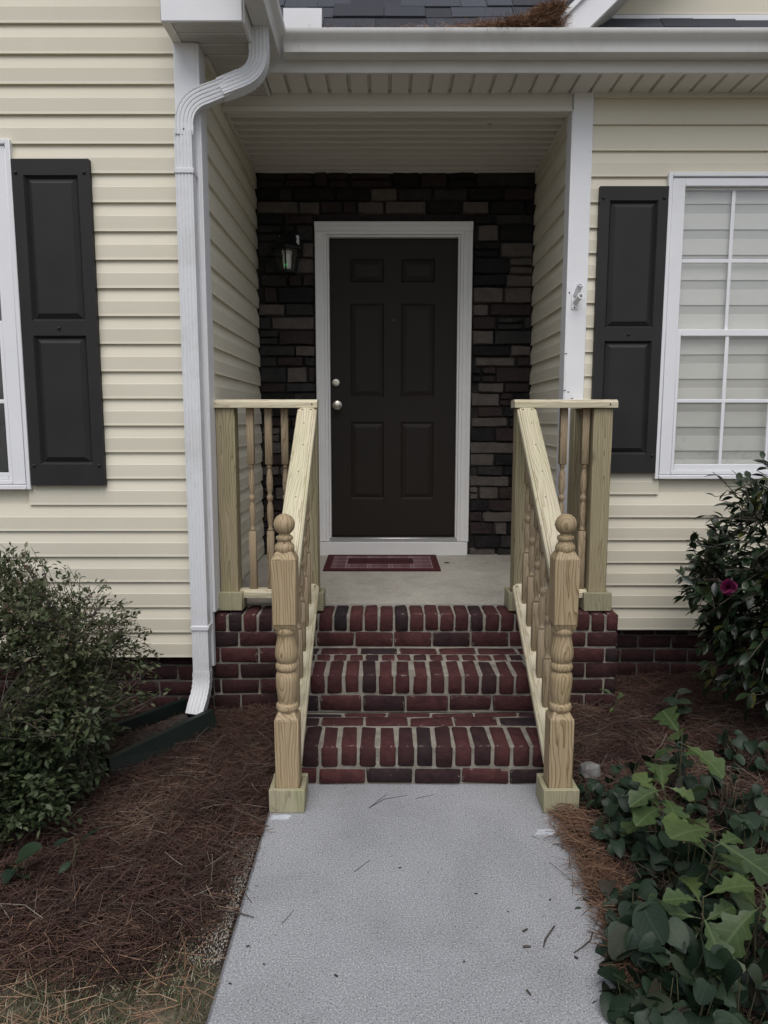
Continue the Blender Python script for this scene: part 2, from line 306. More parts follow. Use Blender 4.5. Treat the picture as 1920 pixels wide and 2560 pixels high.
# glass
m, n, l, b = nodes('glass'); n.remove(b)
gl = n.new('ShaderNodeBsdfGlossy'); gl.inputs['Roughness'].default_value = .015; tr = n.new('ShaderNodeBsdfTransparent'); tr.inputs[0].default_value = (.97, .975, .97, 1)
fr = n.new('ShaderNodeLayerWeight'); fr.inputs['Blend'].default_value = .12; ms = n.new('ShaderNodeMixShader')
mr = n.new('ShaderNodeMapRange'); mr.inputs[1].default_value = 0; mr.inputs[2].default_value = 1; mr.inputs[3].default_value = .05; mr.inputs[4].default_value = .9; l.new(fr.outputs['Facing'], mr.inputs[0])
l.new(mr.outputs[0], ms.inputs[0]); l.new(tr.outputs[0], ms.inputs[1]); l.new(gl.outputs[0], ms.inputs[2]); l.new(ms.outputs[0], n['Material Output'].inputs['Surface'])
m, n, l, b = nodes('lantern_glass'); n.remove(b)
gl = n.new('ShaderNodeBsdfGlossy'); gl.inputs['Roughness'].default_value = .05; tr = n.new('ShaderNodeBsdfTransparent'); ms = n.new('ShaderNodeMixShader'); ms.inputs[0].default_value = .03
l.new(tr.outputs[0], ms.inputs[1]); l.new(gl.outputs[0], ms.inputs[2]); l.new(ms.outputs[0], n['Material Output'].inputs['Surface'])
# perforated soffit
m, n, l, b = nodes('soffit_vent'); vec = obj_coord(n, l)
vo = n.new('ShaderNodeTexVoronoi'); vo.inputs['Scale'].default_value = 95; vo.inputs['Randomness'].default_value = 0; l.new(vec, vo.inputs['Vector'])
r = ramp(n, [(.20, (.13, .125, .115)), (.30, (.58, .56, .52))]); l.new(vo.outputs['Distance'], r.inputs[0]); l.new(r.outputs[0], b.inputs['Base Color'])
b.inputs['Roughness'].default_value = .5

# ------------------------------------------------------------------ object helpers
WM = {}
def T(x=0, y=0, z=0): return Matrix.Translation((x, y, z))
def RZ(a): return Matrix.Rotation(a, 4, 'Z')
def RX(a): return Matrix.Rotation(a, 4, 'X')
def RY(a): return Matrix.Rotation(a, 4, 'Y')
def SC(x, y, z): return Matrix.Diagonal((x, y, z, 1))
def place(o, parent, M):
    C.objects.link(o)
    if parent is not None:
        o.parent = parent; o.matrix_parent_inverse = WM[parent.name].inverted()
    o.matrix_basis = M; WM[o.name] = M.copy(); return o
def mk(name, me, mat=None, parent=None, M=None, **props):
    o = bpy.data.objects.new(name, me)
    if mat:
        if not me.materials: me.materials.append(MATS[mat])
        elif me.materials[0] != MATS[mat]:
            pass
    place(o, parent, M or Matrix())
    if mat and me.materials[0] != MATS[mat]:
        o.material_slots[0].link = 'OBJECT'; o.material_slots[0].material = MATS[mat]
    for k, v in props.items(): o[k] = v
    return o
def thing(name, label, cat, loc=(0, 0, 0), group=None, parent=None):
    o = bpy.data.objects.new(name, None); o.empty_display_size = .05; place(o, parent, T(*loc))
    if label: o['label'] = label
    if cat: o['category'] = cat
    if group: o['group'] = group
    return o
def tag(o, label, cat, group=None, kind=None):
    o['label'] = label
    if cat: o['category'] = cat
    if group: o['group'] = group
    if kind: o['kind'] = kind
    return o
class MB:
    def __init__(s): s.v = []; s.f = []
    def add(s, vs, fs, M=None):
        k = len(s.v); s.v += [tuple(M @ Vector(p)) if M else tuple(p) for p in vs]; s.f += [tuple(i+k for i in f) for f in fs]; return s
    def box(s, x0, x1, y0, y1, z0, z1, M=None):
        return s.add([(x0, y0, z0), (x1, y0, z0), (x1, y1, z0), (x0, y1, z0), (x0, y0, z1), (x1, y0, z1), (x1, y1, z1), (x0, y1, z1)],
                     [(0, 3, 2, 1), (4, 5, 6, 7), (0, 1, 5, 4), (1, 2, 6, 5), (2, 3, 7, 6), (3, 0, 4, 7)], M)
    def cbox(s, x0, x1, y0, y1, z0, z1, b=.004, jit=0, rg=None, M=None):
        """box with chamfered edges: 24 vertices, 26 faces"""
        b = min(b, .45*(x1-x0), .45*(y1-y0), .45*(z1-z0))
        X, Y, Z = (x0, x1), (y0, y1), (z0, z1); vs = []; idx = {}
        for i in (0, 1):
            for j in (0, 1):
                for k in (0, 1):
                    di, dj, dk = (1-2*i)*b, (1-2*j)*b, (1-2*k)*b
                    jx, jy, jz = [(rg.uniform(-jit, jit) if jit else 0) for _ in range(3)]
                    for a, p in enumerate(((X[i], Y[j]+dj, Z[k]+dk), (X[i]+di, Y[j], Z[k]+dk), (X[i]+di, Y[j]+dj, Z[k]))):
                        idx[i, j, k, a] = len(vs); vs.append((p[0]+jx, p[1]+jy, p[2]+jz))
        I = lambda *q: idx[q]
        fs = []
        def add4(q): fs.append(q)
        for i in (0, 1):
            add4((I(i, 0, 0, 0), I(i, 1, 0, 0), I(i, 1, 1, 0), I(i, 0, 1, 0)) if i else (I(i, 0, 0, 0), I(i, 0, 1, 0), I(i, 1, 1, 0), I(i, 1, 0, 0)))
            add4((I(0, i, 0, 1), I(0, i, 1, 1), I(1, i, 1, 1), I(1, i, 0, 1)) if i else (I(0, i, 0, 1), I(1, i, 0, 1), I(1, i, 1, 1), I(0, i, 1, 1)))
            add4((I(0, 0, i, 2), I(1, 0, i, 2), I(1, 1, i, 2), I(0, 1, i, 2)) if i else (I(0, 0, i, 2), I(0, 1, i, 2), I(1, 1, i, 2), I(1, 0, i, 2)))
        for i in (0, 1):
            for j in (0, 1):
                add4((I(i, j, 0, 0), I(i, j, 1, 0), I(i, j, 1, 1), I(i, j, 0, 1)) if (i ^ j) == 0 else (I(i, j, 0, 0), I(i, j, 0, 1), I(i, j, 1, 1), I(i, j, 1, 0)))
                add4((I(i, 0, j, 0), I(i, 0, j, 2), I(i, 1, j, 2), I(i, 1, j, 0)) if (i ^ j) == 0 else (I(i, 0, j, 0), I(i, 1, j, 0), I(i, 1, j, 2), I(i, 0, j, 2)))
                add4((I(0, i, j, 1), I(0, i, j, 2), I(1, i, j, 2), I(1, i, j, 1)) if (i ^ j) else (I(0, i, j, 1), I(1, i, j, 1), I(1, i, j, 2), I(0, i, j, 2)))
                for k in (0, 1):
                    t = (I(i, j, k, 0), I(i, j, k, 1), I(i, j, k, 2)); fs.append(t if (i+j+k) % 2 else t[::-1])
        return s.add(vs, fs, M)
    def prism(s, prof, L, M=None, x0=0):
        """profile [(y,z)...] extruded along +X, capped"""
        k = len(prof); vs = [(x0, y, z) for y, z in prof]+[(x0+L, y, z) for y, z in prof]
        fs = [(i, (i+1) % k, (i+1) % k+k, i+k) for i in range(k)]+[tuple(range(k))[::-1], tuple(range(k, 2*k))]
        return s.add(vs, fs, M)
    def lathe(s, prof, seg=16, M=None, cap=True):
        """profile [(r,z)...] about Z"""
        vs = []; k = len(prof)
        for r, z in prof:
            for i in range(seg):
                a = 2*math.pi*i/seg; vs.append((r*math.cos(a), r*math.sin(a), z))
        fs = [(j*seg+i, j*seg+(i+1) % seg, (j+1)*seg+(i+1) % seg, (j+1)*seg+i) for j in range(k-1) for i in range(seg)]
        if cap: fs += [tuple(range(seg))[::-1], tuple(range((k-1)*seg, k*seg))]
        return s.add(vs, fs, M)
    def tube(s, pts, rad, seg=6, M=None, cap=True):
        pts = [Vector(p) for p in pts]; k = len(pts); rad = rad if isinstance(rad, (list, tuple)) else [rad]*k; vs = []
        up = Vector((.13, .21, .97))
        for i, p in enumerate(pts):
            d = (pts[min(i+1, k-1)]-pts[max(i-1, 0)]).normalized()
            if abs(d.dot(up)) > .97: up = Vector((1, .1, .05))
            a = d.cross(up).normalized(); b = d.cross(a)
            for j in range(seg):
                t = 2*math.pi*j/seg; vs.append(p+(a*math.cos(t)+b*math.sin(t))*rad[i])
        fs = [(i*seg+j, i*seg+(j+1) % seg, (i+1)*seg+(j+1) % seg, (i+1)*seg+j) for i in range(k-1) for j in range(seg)]
        if cap: fs += [tuple(range(seg))[::-1], tuple(range((k-1)*seg, k*seg))]
        return s.add(vs, fs, M)
    def sweep(s, pts, prof, side, M=None):
        """profile [(a,b)...] carried along pts; side = the profile's a axis reference (roughly)"""
        pts = [Vector(p) for p in pts]; k = len(pts); m = len(prof); vs = []; side = Vector(side)
        for i, p in enumerate(pts):
            d = (pts[min(i+1, k-1)]-pts[max(i-1, 0)]).normalized()
            a = (side-d*side.dot(d)).normalized(); b = d.cross(a); side = a
            for x, y in prof: vs.append(p+a*x+b*y)
        fs = [(i*m+j, i*m+(j+1) % m, (i+1)*m+(j+1) % m, (i+1)*m+j) for i in range(k-1) for j in range(m)]
        fs += [tuple(range(m))[::-1], tuple(range((k-1)*m, k*m))]
        return s.add(vs, fs, M)
    def mesh(s, name, smooth=None):
        me = bpy.data.meshes.new(name); me.from_pydata(s.v, [], s.f); me.validate()
        import bmesh
        b = bmesh.new(); b.from_mesh(me); bmesh.ops.recalc_face_normals(b, faces=b.faces); b.to_mesh(me); b.free()
        if smooth:
            me.polygons.foreach_set('use_smooth', [True]*len(me.polygons)); me.set_sharp_from_angle(angle=R(smooth))
        me.update(); return me
    def obj(s, name, mat, parent=None, M=None, smooth=None, **p): return mk(name, s.mesh(name, smooth), mat, parent, M, **p)
def box(name, mat, parent, x0, x1, y0, y1, z0, z1, b=.003, **p):
    c = ((x0+x1)/2, (y0+y1)/2, (z0+z1)/2)
    return MB().cbox(x0-c[0], x1-c[0], y0-c[1], y1-c[1], z0-c[2], z1-c[2], b).obj(name, mat, parent, T(*c), 40, **p)
CACHE = {}
def cached(key, fn):
    if key not in CACHE: CACHE[key] = fn()
    return CACHE[key]
def np_mesh(name, verts, faces, rv=None, smooth=False):
    """verts (N,3), faces (M,k) arrays -> mesh; rv per-vertex random"""
    me = bpy.data.meshes.new(name); k = faces.shape[1]
    me.vertices.add(len(verts)); me.vertices.foreach_set('co', np.ascontiguousarray(verts, dtype=np.float32).ravel())
    me.loops.add(faces.size); me.loops.foreach_set('vertex_index', np.ascontiguousarray(faces, dtype=np.int32).ravel())
    me.polygons.add(len(faces)); me.polygons.foreach_set('loop_start', np.arange(0, faces.size, k, dtype=np.int32))
    if smooth: me.polygons.foreach_set('use_smooth', np.ones(len(faces), dtype=bool))
    if rv is not None:
        a = me.attributes.new('rv', 'FLOAT', 'POINT'); a.data.foreach_set('value', np.ascontiguousarray(rv, dtype=np.float32))
    me.update(calc_edges=True); me.validate(); return me

# ------------------------------------------------------------------ planes of the place (metres)
Y_L, Y_R, Y_B = 3.60, 4.14, 5.10       # left wall, right wall, stone wall at the back of the recess
XL, XR = -.887, 1.045                   # recess side walls
Z_SOF, Z_CEIL = 3.30, 3.22
Y_PF = 3.62                             # brick face of the porch
def porch_z(y): return .529+(y-Y_PF)*.0235

# ------------------------------------------------------------------ ground
def gh(x, y):
    h = .014*math.sin(2.1*x+.7)*math.cos(1.7*y)+.010*math.sin(5.3*x+1.1*y)+.008*math.cos(6.1*y-2.2*x)
    return -.035+h+.03*max(0, min(1, (y-2.6)/1.0))
xs = sorted(set([-300, -80, -30, -12, -6]+[round(-4+.1*i, 3) for i in range(81)]+[6, 12, 30, 80, 300]))
ys = sorted(set([-300, -80, -30, -12, -5]+[round(-2+.1*i, 3) for i in range(71)]+[8, 15, 40, 100, 300]))
gv = [(x, y, gh(x, y) if abs(x) <= 4 and -2 <= y <= 5 else -.035) for y in ys for x in xs]
nx = len(xs)
gf = [(j*nx+i, j*nx+i+1, (j+1)*nx+i+1, (j+1)*nx+i) for j in range(len(ys)-1) for i in range(nx-1)]
g = MB(); g.v = gv; g.f = gf
g.obj('ground', 'soil', None, None, 80, kind='structure', label='brown soil bed and lawn ground around the porch')
PXL, PXR = -.46, .745
p = MB().cbox(PXL, PXR, -6, 2.88, -.12, 0, .012)
path = p.obj('path', 'walk_concrete', None, None, 40, kind='structure', label='pale grey concrete path leading to the brick steps')
def blob(name, mat, cx, cy, rx, ry, z, seed, parent, th=.0025, rot=0):
    rg = random.Random(seed); k = 22; m = MB()
    rr = [1+.35*math.sin(2*math.pi*i/k*2+seed)+rg.uniform(-.22, .22) for i in range(k)]
    t = [(rx*rr[i]*math.cos(2*math.pi*i/k), ry*rr[i]*math.sin(2*math.pi*i/k), 0) for i in range(k)]
    m.add(t+[(a*.92, b*.92, th) for a, b, _ in t], [tuple(range(k, 2*k))]+[(i, (i+1) % k, (i+1) % k+k, i+k) for i in range(k)])
    return m.obj(name, mat, parent, T(cx, cy, z) @ RZ(rot))
x, y = GR(1365, 2080); blob('paint_spot', 'paint_spill', x, y, .035, .022, .0005, 3, path, rot=.5)
x, y = GR(700, 2044); blob('paint_spot', 'paint_spill', x, y, .05, .013, .0005, 5, path)

# ------------------------------------------------------------------ brick work helpers
def brick_mesh(sx, sy, sz, var, b=.0055, jit=.0028):
    return cached(('brick', round(sx, 3), round(sy, 3), round(sz, 3), var, b),
                  lambda: MB().cbox(-sx/2, sx/2, -sy/2, sy/2, -sz/2, sz/2, b, jit, random.Random(var*31+int(sx*1e4)+int(sz*1e3))).mesh('brick', 62))
def brick(parent, cx, cy, cz, sx, sy, sz, mat='brick_red', b=.0055, rot=0, M=None):
    W_ = T(cx, cy, cz) @ RZ(rot) @ Euler((rng.gauss(0, .008), rng.gauss(0, .008), rng.gauss(0, .008))).to_matrix().to_4x4()
    return mk('brick', brick_mesh(sx, sy, sz, rng.randrange(6), b), mat, parent, W_)
def course(parent, a, bnd, fixed, z0, h, axis='x', L=.2032, off=0, depth=.09, joint=.0105, mat='brick_red', inward=1):
    """a running course of stretchers; fixed = face plane coordinate"""
    p = a-off; first = True
    while p < bnd-.02:
        q0, q1 = max(p, a)+joint/2, min(p+L, bnd)-joint/2
        if q1-q0 > .025:
            jz = rng.uniform(-.002, .002); d = rng.uniform(-.002, .002)
            if axis == 'x': brick(parent, (q0+q1)/2, fixed+inward*(depth/2)+d, z0+h/2+jz, q1-q0, depth, h-joint, mat)
            else: brick(parent, fixed-inward*depth/2+d, (q0+q1)/2, z0+h/2+jz, depth, q1-q0, h-joint, mat)
        p += L
def mortar_block(name, parent, x0, x1, y0, y1, z0, z1, mat='mortar'):
    return box(name, mat, parent, x0, x1, y0, y1, z0, z1, .004)

# ------------------------------------------------------------------ brick porch with its steps
porch = thing('brick_porch', 'dark red brick porch with three steps and a tan concrete slab', 'porch', (.17, 3.6, 0))
PL, PR = XL-.02, 1.236
slab_me = MB().add([(PL, 3.80, -.02), (1.15, 3.80, -.02), (1.15, 5.2, -.02), (PL, 5.2, -.02),
                    (PL, 3.80, porch_z(3.80)+.001), (1.15, 3.80, porch_z(3.80)+.001), (1.15, 5.2, porch_z(5.2)), (PL, 5.2, porch_z(5.2))],
                   [(0, 3, 2, 1), (4, 5, 6, 7), (0, 1, 5, 4), (1, 2, 6, 5), (2, 3, 7, 6), (3, 0, 4, 7)])
slab_me.obj('slab', 'slab_concrete', porch, label='tan weathered concrete slab')
face = mortar_block('porch_front', porch, PL, PR-.012, Y_PF+.009, 3.815, -.1, .5165)
side = mortar_block('porch_side', porch, 1.14, PR-.0135, 3.812, Y_R+.02, -.1, .514)
CH = .0858
for i in range(5):
    z0 = .529-.099-CH*(i+1)+.003
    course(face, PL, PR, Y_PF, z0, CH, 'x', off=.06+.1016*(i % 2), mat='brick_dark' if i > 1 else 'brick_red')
    course(side, 3.725, Y_R, PR, z0, CH, 'y', off=.05+.1016*(i % 2))
k = 0; x = PL+.005
while x < PR-.03:
    w = min(.0795, PR-x); brick(face, x+w/2, Y_PF+.1, .529-.048+rng.uniform(-.002, .002), w-.0115, .2, .094, 'brick_red', .0075); x += .0795
y = 3.83
while y < Y_R-.02:
    w = min(.0795, Y_R-y); brick(side, PR-.1, y+w/2, .529-.046, .2, w-.0115, .094, 'brick_red', .0075); y += .0795
SXL, SXR = -.435, .755
def step(Yf, Zt, rise, Yback, rowk, sw):
    st = mortar_block('step', porch, SXL+.008, SXR-.008, Yf+.008, Yback, -.1 if rise > .17 and Zt < .2 else Zt-rise-.005, Zt-.0055)
    course(st, SXL, SXR, Yf, Zt-rise+.001, rise-.0985, 'x', off=.035+rng.random()*.12)
    x = SXL+.002
    while x < SXR-.02:
        w = min(sw, SXR-x)
        if w > .03: brick(st, x+w/2+rng.uniform(-.002, .002), Yf+.1+rng.uniform(-.003, .002), Zt-.0475+rng.uniform(-.002, .002), w-.0125, .2, .094, 'brick_red', .0085)
        x += sw
    return st
s1 = step(2.84, .172, .172, 3.205, 0, .0812)
course(s1, SXL, SXR, 3.052, .172-.0575, .0645, 'x', off=.06, depth=.088, joint=.012)
course(s1, SXL, SXR, 3.150, .172-.0595, .0645, 'x', off=.16, depth=.035, joint=.012)
s2 = step(3.19, .356, .184, 3.635, 0, .0805)
x = SXL+.012
while x < SXR-.03:
    w = min(.0805, SXR-x); brick(s2, x+w/2, 3.443, .356-.047, w-.0125, .082, .094, 'brick_red', .0065); x += .0805
course(s2, SXL, SXR, 3.497, .356-.0605, .066, 'x', off=.1, depth=.09, joint=.012)

# ------------------------------------------------------------------ house
house = thing('house', 'cream vinyl sided house with a recessed stone entry and white trim', 'house', (0, 4.5, 0))
T_S = .0185
def siding_mesh(L, e):
    prof = [(.004, 0), (-T_S, 0), (-T_S+.0015, .012), (-T_S+.0005, .53*e), (-T_S+.0022, .55*e), (-.0015, e+.006), (.004, e+.006)]
    return cached(('sid', round(L, 3), round(e, 4)), lambda: MB().prism(prof, L).mesh('siding_board'))
def siding(parent, e, z0, z1, segs, M):
    """segs(z) -> list of (x0,x1) runs of a course; wall local frame: +X along, -Y outward"""
    z = z0
    while z < z1-.01:
        k_ = int(round((z-z0)/e))//2; sx_ = random.Random(k_*17+int(z0*1000)).uniform(-3.4, 3.6)
        for a, b in segs(z, z+e):
            if b-a > 1.2 and a+.25 < sx_ < b-.25:
                mk('siding_board', siding_mesh(round(sx_-a, 2)+.02, e), 'siding', parent, M @ T(a, 0, z))
                mk('siding_board', siding_mesh(b-a-round(sx_-a, 2), e), 'siding', parent, M @ T(a+round(sx_-a, 2), -.0016, z-.0004))
            else: mk('siding_board', siding_mesh(b-a, e), 'siding', parent, M @ T(a, 0, z))
        z += e
def hole(x0, x1, wx0, wx1, wz0, wz1):
    def f(za, zb):
        if zb > wz0+.02 and za < wz1-.02: return [q for q in ((x0, wx0), (wx1, x1)) if q[1]-q[0] > .01]
        return [(x0, x1)]
    return f
# left wall
LW = dict(x0=-2.80, x1=-1.80, z0=1.21, z1=2.845)
wl_ = box('left_wall', 'siding', house, -4.2, LW['x0'], Y_L+.005, Y_L+.12, .30, 4.6, label='front wall beside the downspout')
box('wall_panel', 'siding', wl_, LW['x1'], -.90, Y_L+.005, Y_L+.12, .30, 4.6)
box('wall_panel', 'siding', wl_, LW['x0'], LW['x1'], Y_L+.0055, Y_L+.12, .30, LW['z0'])
box('wall_panel', 'siding', wl_, LW['x0'], LW['x1'], Y_L+.0055, Y_L+.12, LW['z1'], 4.6)
siding(wl_, .13343, .308, 4.5, hole(-4.2, -.975, LW['x0'], LW['x1'], LW['z0'], LW['z1']), T(0, Y_L, 0))
# right wall, carried up as the gable
RW = dict(x0=1.60, x1=2.56, z0=1.215, z1=2.87)
wr_ = box('right_wall', 'siding', house, XR+.01, RW['x0'], Y_R+.005, Y_R+.12, .28, 3.46, label='front wall beside the blind window')
box('wall_panel', 'siding', wr_, RW['x1'], 4.2, Y_R+.005, Y_R+.12, .28, 3.46)
box('wall_panel', 'siding', wr_, RW['x0'], RW['x1'], Y_R+.0055, Y_R+.12, .28, RW['z0'])
box('wall_panel', 'siding', wr_, RW['x0'], RW['x1'], Y_R+.0055, Y_R+.12, RW['z1'], 3.46)
siding(wr_, .1356, .293, 3.29, hole(1.10, 4.2, RW['x0'], RW['x1'], RW['z0'], RW['z1']), T(0, Y_R, 0))
# recess side walls
ws = box('recess_wall', 'siding', house, XL-.12, XL-.006, Y_L+.122, 5.3, .30, Z_SOF, label='left side wall of the entry recess')
siding(ws, .13343, .308+.13343, 3.27, lambda a, b: [(0, Y_B-Y_L-.085)], Matrix(((0, -1, 0, XL-.004), (1, 0, 0, Y_L+.0955), (0, 0, 1, 0), (0, 0, 0, 1))))
ws2 = box('recess_wall', 'siding', house, XR+.006, XR+.13, Y_R+.122, 5.3, .28, Z_SOF, label='right side wall of the entry recess')
siding(ws2, .1356, .293+.1356, 3.27, lambda a, b: [(0, Y_B+.01-Y_R-.0915)], Matrix(((0, 1, 0, XR+.004), (-1, 0, 0, Y_B+.01), (0, 0, 1, 0), (0, 0, 0, 1))))
# foundations
fl = mortar_block('foundation', house, -4.2, PL-.002, Y_PF+.018, Y_L+.2, -.2, .315, 'mortar_dark')
fr_ = mortar_block('foundation', house, PR-.01, 4.2, Y_R+.035, Y_R+.2, -.2, .30, 'mortar_dark')
for i in range(5):
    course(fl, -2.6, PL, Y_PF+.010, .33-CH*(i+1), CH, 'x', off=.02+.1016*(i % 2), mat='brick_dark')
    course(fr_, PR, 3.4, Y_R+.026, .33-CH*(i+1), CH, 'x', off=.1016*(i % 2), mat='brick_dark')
# corner boards
cb = MB().cbox(-.988, XL+.004, Y_L-.028, Y_L+.004, .262, Z_SOF-.012, .003)
cb.cbox(XL-.03, XL+.0185, Y_L-.026, Y_L+.095, .55, Z_SOF-.014, .003).obj('corner_board', 'white_vinyl', house, None, 40)
cb = MB().cbox(XR-.012, XR+.098, Y_R-.024, Y_R+.01, .29, Z_SOF+.003, .003)
cb.cbox(XR-.0185, XR+.03, Y_R-.022, Y_R+.09, .55, Z_CEIL-.004, .003).obj('corner_board', 'white_vinyl', house, None, 40)
# porch beam, ceiling
box('beam', 'soffit_vinyl', house, XL-.02, XR-.014, Y_R-.008, Y_R+.10, Z_CEIL+.008, Z_SOF+.035, .003)
box('beam_trim', 'soffit_vinyl', house, XL+.003, XR-.0145, Y_R-.016, Y_R+.03, Z_CEIL-.012, Z_CEIL+.017, .003)
ceil = box('porch_ceiling', 'ceiling_vinyl', house, XL-.05, XR+.05, Y_R+.03, 5.3, Z_CEIL+.045, Z_CEIL+.06, label='white vinyl plank ceiling of the recess')
nb = 10; bw = (Y_B+.01-Y_R-.03)/nb
prof = [(0, .044), (0, -.014), (.010, -.014), (.016, 0), (bw-.026, 0), (bw-.024, .044)]
pm_ = MB().prism(prof, XR-XL-.012).mesh('plank')
for i in range(nb): mk('plank', pm_, 'ceiling_vinyl', ceil, T(XL+.006, Y_R+.03+i*bw, Z_CEIL))
tr = MB()
tr.cbox(XL+.003, XL+.022, Y_R+.015, Y_B, Z_CEIL-.012, Z_CEIL+.004, .002).cbox(XR-.022, XR-.003, Y_R+.07, Y_B, Z_CEIL-.012, Z_CEIL+.004, .002)
tr.cbox(XL+.023, XR-.023, Y_B-.012, Y_B+.01, Z_CEIL-.014, Z_CEIL+.003, .002).obj('ceiling_trim', 'soffit_vinyl', ceil, None, 40)
# main eave soffit with V grooves running front to back
sof = box('soffit', 'soffit_vinyl', house, -.64, 4.2, 3.90, Y_R+.0, Z_SOF+.028, Z_SOF+.04, label='grooved vinyl soffit under the main eave')
pw = .1085
pr = [(0, .027), (0, .020), (.007, .020), (.010, 0), (pw-.010, 0), (pw-.007, .020), (pw, .020), (pw, .027)]
sm_ = MB().prism([(a, z) for a, z in pr], .225).mesh('soffit_panel')
for i in range(44): mk('soffit_panel', sm_, 'soffit_vinyl', sof, T(-.62+i*pw, 3.905, Z_SOF) @ Matrix(((0, 1, 0, 0), (1, 0, 0, 0), (0, 0, 1, 0), (0, 0, 0, 1))))
box('frieze', 'soffit_vinyl', house, XR+.10, 4.2, Y_R-.022, Y_R+.004, Z_SOF-.020, Z_SOF+.03, .002)
box('fascia', 'gutter_paint', house, -.618, 4.2, 3.893, 3.915, Z_SOF-.001, 3.47, .003)
# gutters
gp = [(0, 0), (-.085, 0), (-.088, .012), (-.090, .035), (-.100, .052), (-.122, .066), (-.128, .080), (-.128, .092), (-.121, .092), (-.119, .076), (-.093, .056), (-.083, .035), (-.081, .006), (-.004, .006), (-.004, .10), (0, .10)]
gut = thing('gutter', None, None, (1.5, 3.85, 3.36), parent=house); gut['label'] = 'white aluminium gutter'
MB().prism(gp, 4.7, x0=-.50).obj('gutter_run', 'gutter_paint', gut, T(0, 3.892, 3.357), 50)
box('splash_guard', 'white_vinyl', gut, -.494, -.305, 3.7645, 3.770, 3.446, 3.538, .002)
box('gutter_seam', 'gutter_paint', gut, -.413, -.409, 3.7995, 3.80, 3.357, 3.40, .0003)
# gutter along the left wing
LM = Matrix(((0, -1, 0, -.612), (1, 0, 0, 3.05), (0, 0, 1, 3.357), (0, 0, 0, 1)))
MB().prism(gp, .84).obj('gutter_run', 'gutter_paint', gut, LM, 50)
# left wing eave box and its soffit
ev = thing('eave_box', None, None, (-.8, 3.4, 3.3), parent=house); ev['label'] = 'white boxed eave end over the downspout'
box('fascia', 'white_vinyl', ev, -.988, -.625, 3.388, 3.402, 3.283, 3.9, .004)
box('side_fascia', 'gutter_paint', ev, -.634, -.617, 3.403, 4.16, 3.284, 3.60, .003)
box('end_trim', 'soffit_vinyl', ev, -.988, -.945, 3.4025, Y_L-.001, 3.285, 3.30, .002)
box('back_side', 'gutter_paint', ev, -.986, -.975, 3.4035, Y_L-.002, 3.301, 3.9, .002)
pe = MB().prism([(0, .012), (0, .004), (.012, .0), (.085, 0), (.092, .006), (.10, .006), (.10, .012)], .315).mesh('vent_panel')
for i in range(8): mk('vent_panel', pe, 'soffit_vent', ev, T(-.944, 3.404+i*.1, 3.290))
box('side_trim', 'soffit_vinyl', ev, XL+.013, XL+.034, Y_L+.10, 4.14, 3.272, 3.289, .002)
# roof
RS = R(46.5)
RM = T(0, 3.865, 3.452) @ RX(RS)
roof = MB().box(-4.5, 4.5, 0, 4.0, -.03, -.012, RM).obj('roof', 'shingle', house, label='dark slate coloured shingle roof')
def tab(w, var):
    rg = random.Random(var*7+int(w*1000)); t = rg.choice((.005, .008, .011))
    return cached(('tab', round(w, 2), var), lambda: MB().cbox(0, w-.002, 0, .19, -.002, t, .0012, .0006, rg).mesh('shingle'))
def shingle_rows(parent, x0, x1, rows, Mx):
    for k in range(rows):
        x = x0-rng.uniform(0, .2)
        while x < x1:
            w = rng.choice((.14, .18, .22, .27, .33))
            a = max(x, x0); ww = min(x+w, x1)-a
            if ww > .03: mk('shingle', tab(ww, rng.randrange(4)), 'shingle', parent, Mx @ T(a, k*.143-.01, -.01+rng.uniform(0, .002)) @ RX(R(-2.2)))
            x += w
shingle_rows(roof, -.62, .98, 6, RM)
shingle_rows(roof, .985, 2.75, 2, RM)
lr = MB().box(-.62, .02, 3.1, 3.86, 3.46, 3.475)
# left wing roof slope (out of frame above the gutter)
MB().add([(-.60, 3.30, 3.49), (-.60, 6, 3.49), (-2.6, 6, 5.55), (-2.6, 3.30, 5.55), (-.60, 3.30, 3.47), (-.60, 6, 3.47), (-2.6, 6, 5.53), (-2.6, 3.30, 5.53)],
         [(0, 3, 2, 1), (4, 5, 6, 7), (0, 1, 5, 4), (1, 2, 6, 5), (2, 3, 7, 6), (3, 0, 4, 7)]).obj('wing_roof', 'shingle', house)
# gable rake on the right: board, soffit, gable siding
rk = thing('gable_rake', None, None, (1.0, 3.8, 3.5), parent=house); rk['label'] = 'white rake board climbing over the eave'
ang = math.atan2(3.582-3.4545, (0.923+1.167)/2-(0.801+1.018)/2)
RKM = T((.801+1.018)/2, 3.822, 3.462) @ RY(-ang)
MB().cbox(-.02, 2.6, -.012, .012, -.073, .073, .004).cbox(-.02, 2.6, -.030, -.013, .045, .0735, .004).obj('rake_board', 'white_vinyl', rk, RKM, 40)
MB().cbox(.08, 2.6, .013, .34, -.071, -.060, .002).obj('rake_soffit', 'soffit_vinyl', rk, RKM, 40)
MB().box(-.05, 2.6, -.03, .34, .075, .095).obj('rake_roof', 'shingle', rk, RKM)
sg = thing('gable_siding', None, None, (2, 4.1, 3.6), parent=house); sg['label'] = 'cream siding of the gable'
rake_x = lambda z: .93+(z-3.44)/math.tan(ang)
siding(sg, .1356, 3.655, 4.5, lambda a, b: [(rake_x(a), 4.2)], T(0, 4.06, 0))
MB().add([(x_, y_, z_) for y_ in (4.065, 4.139) for x_, z_ in ((rake_x(3.47), 3.47), (4.2, 3.47), (4.2, 4.6), (rake_x(4.6), 4.6))], [(0, 1, 2, 3), (7, 6, 5, 4), (0, 4, 5, 1), (1, 5, 6, 2), (2, 6, 7, 3), (3, 7, 4, 0)]).obj('gable_wall', 'siding', sg)
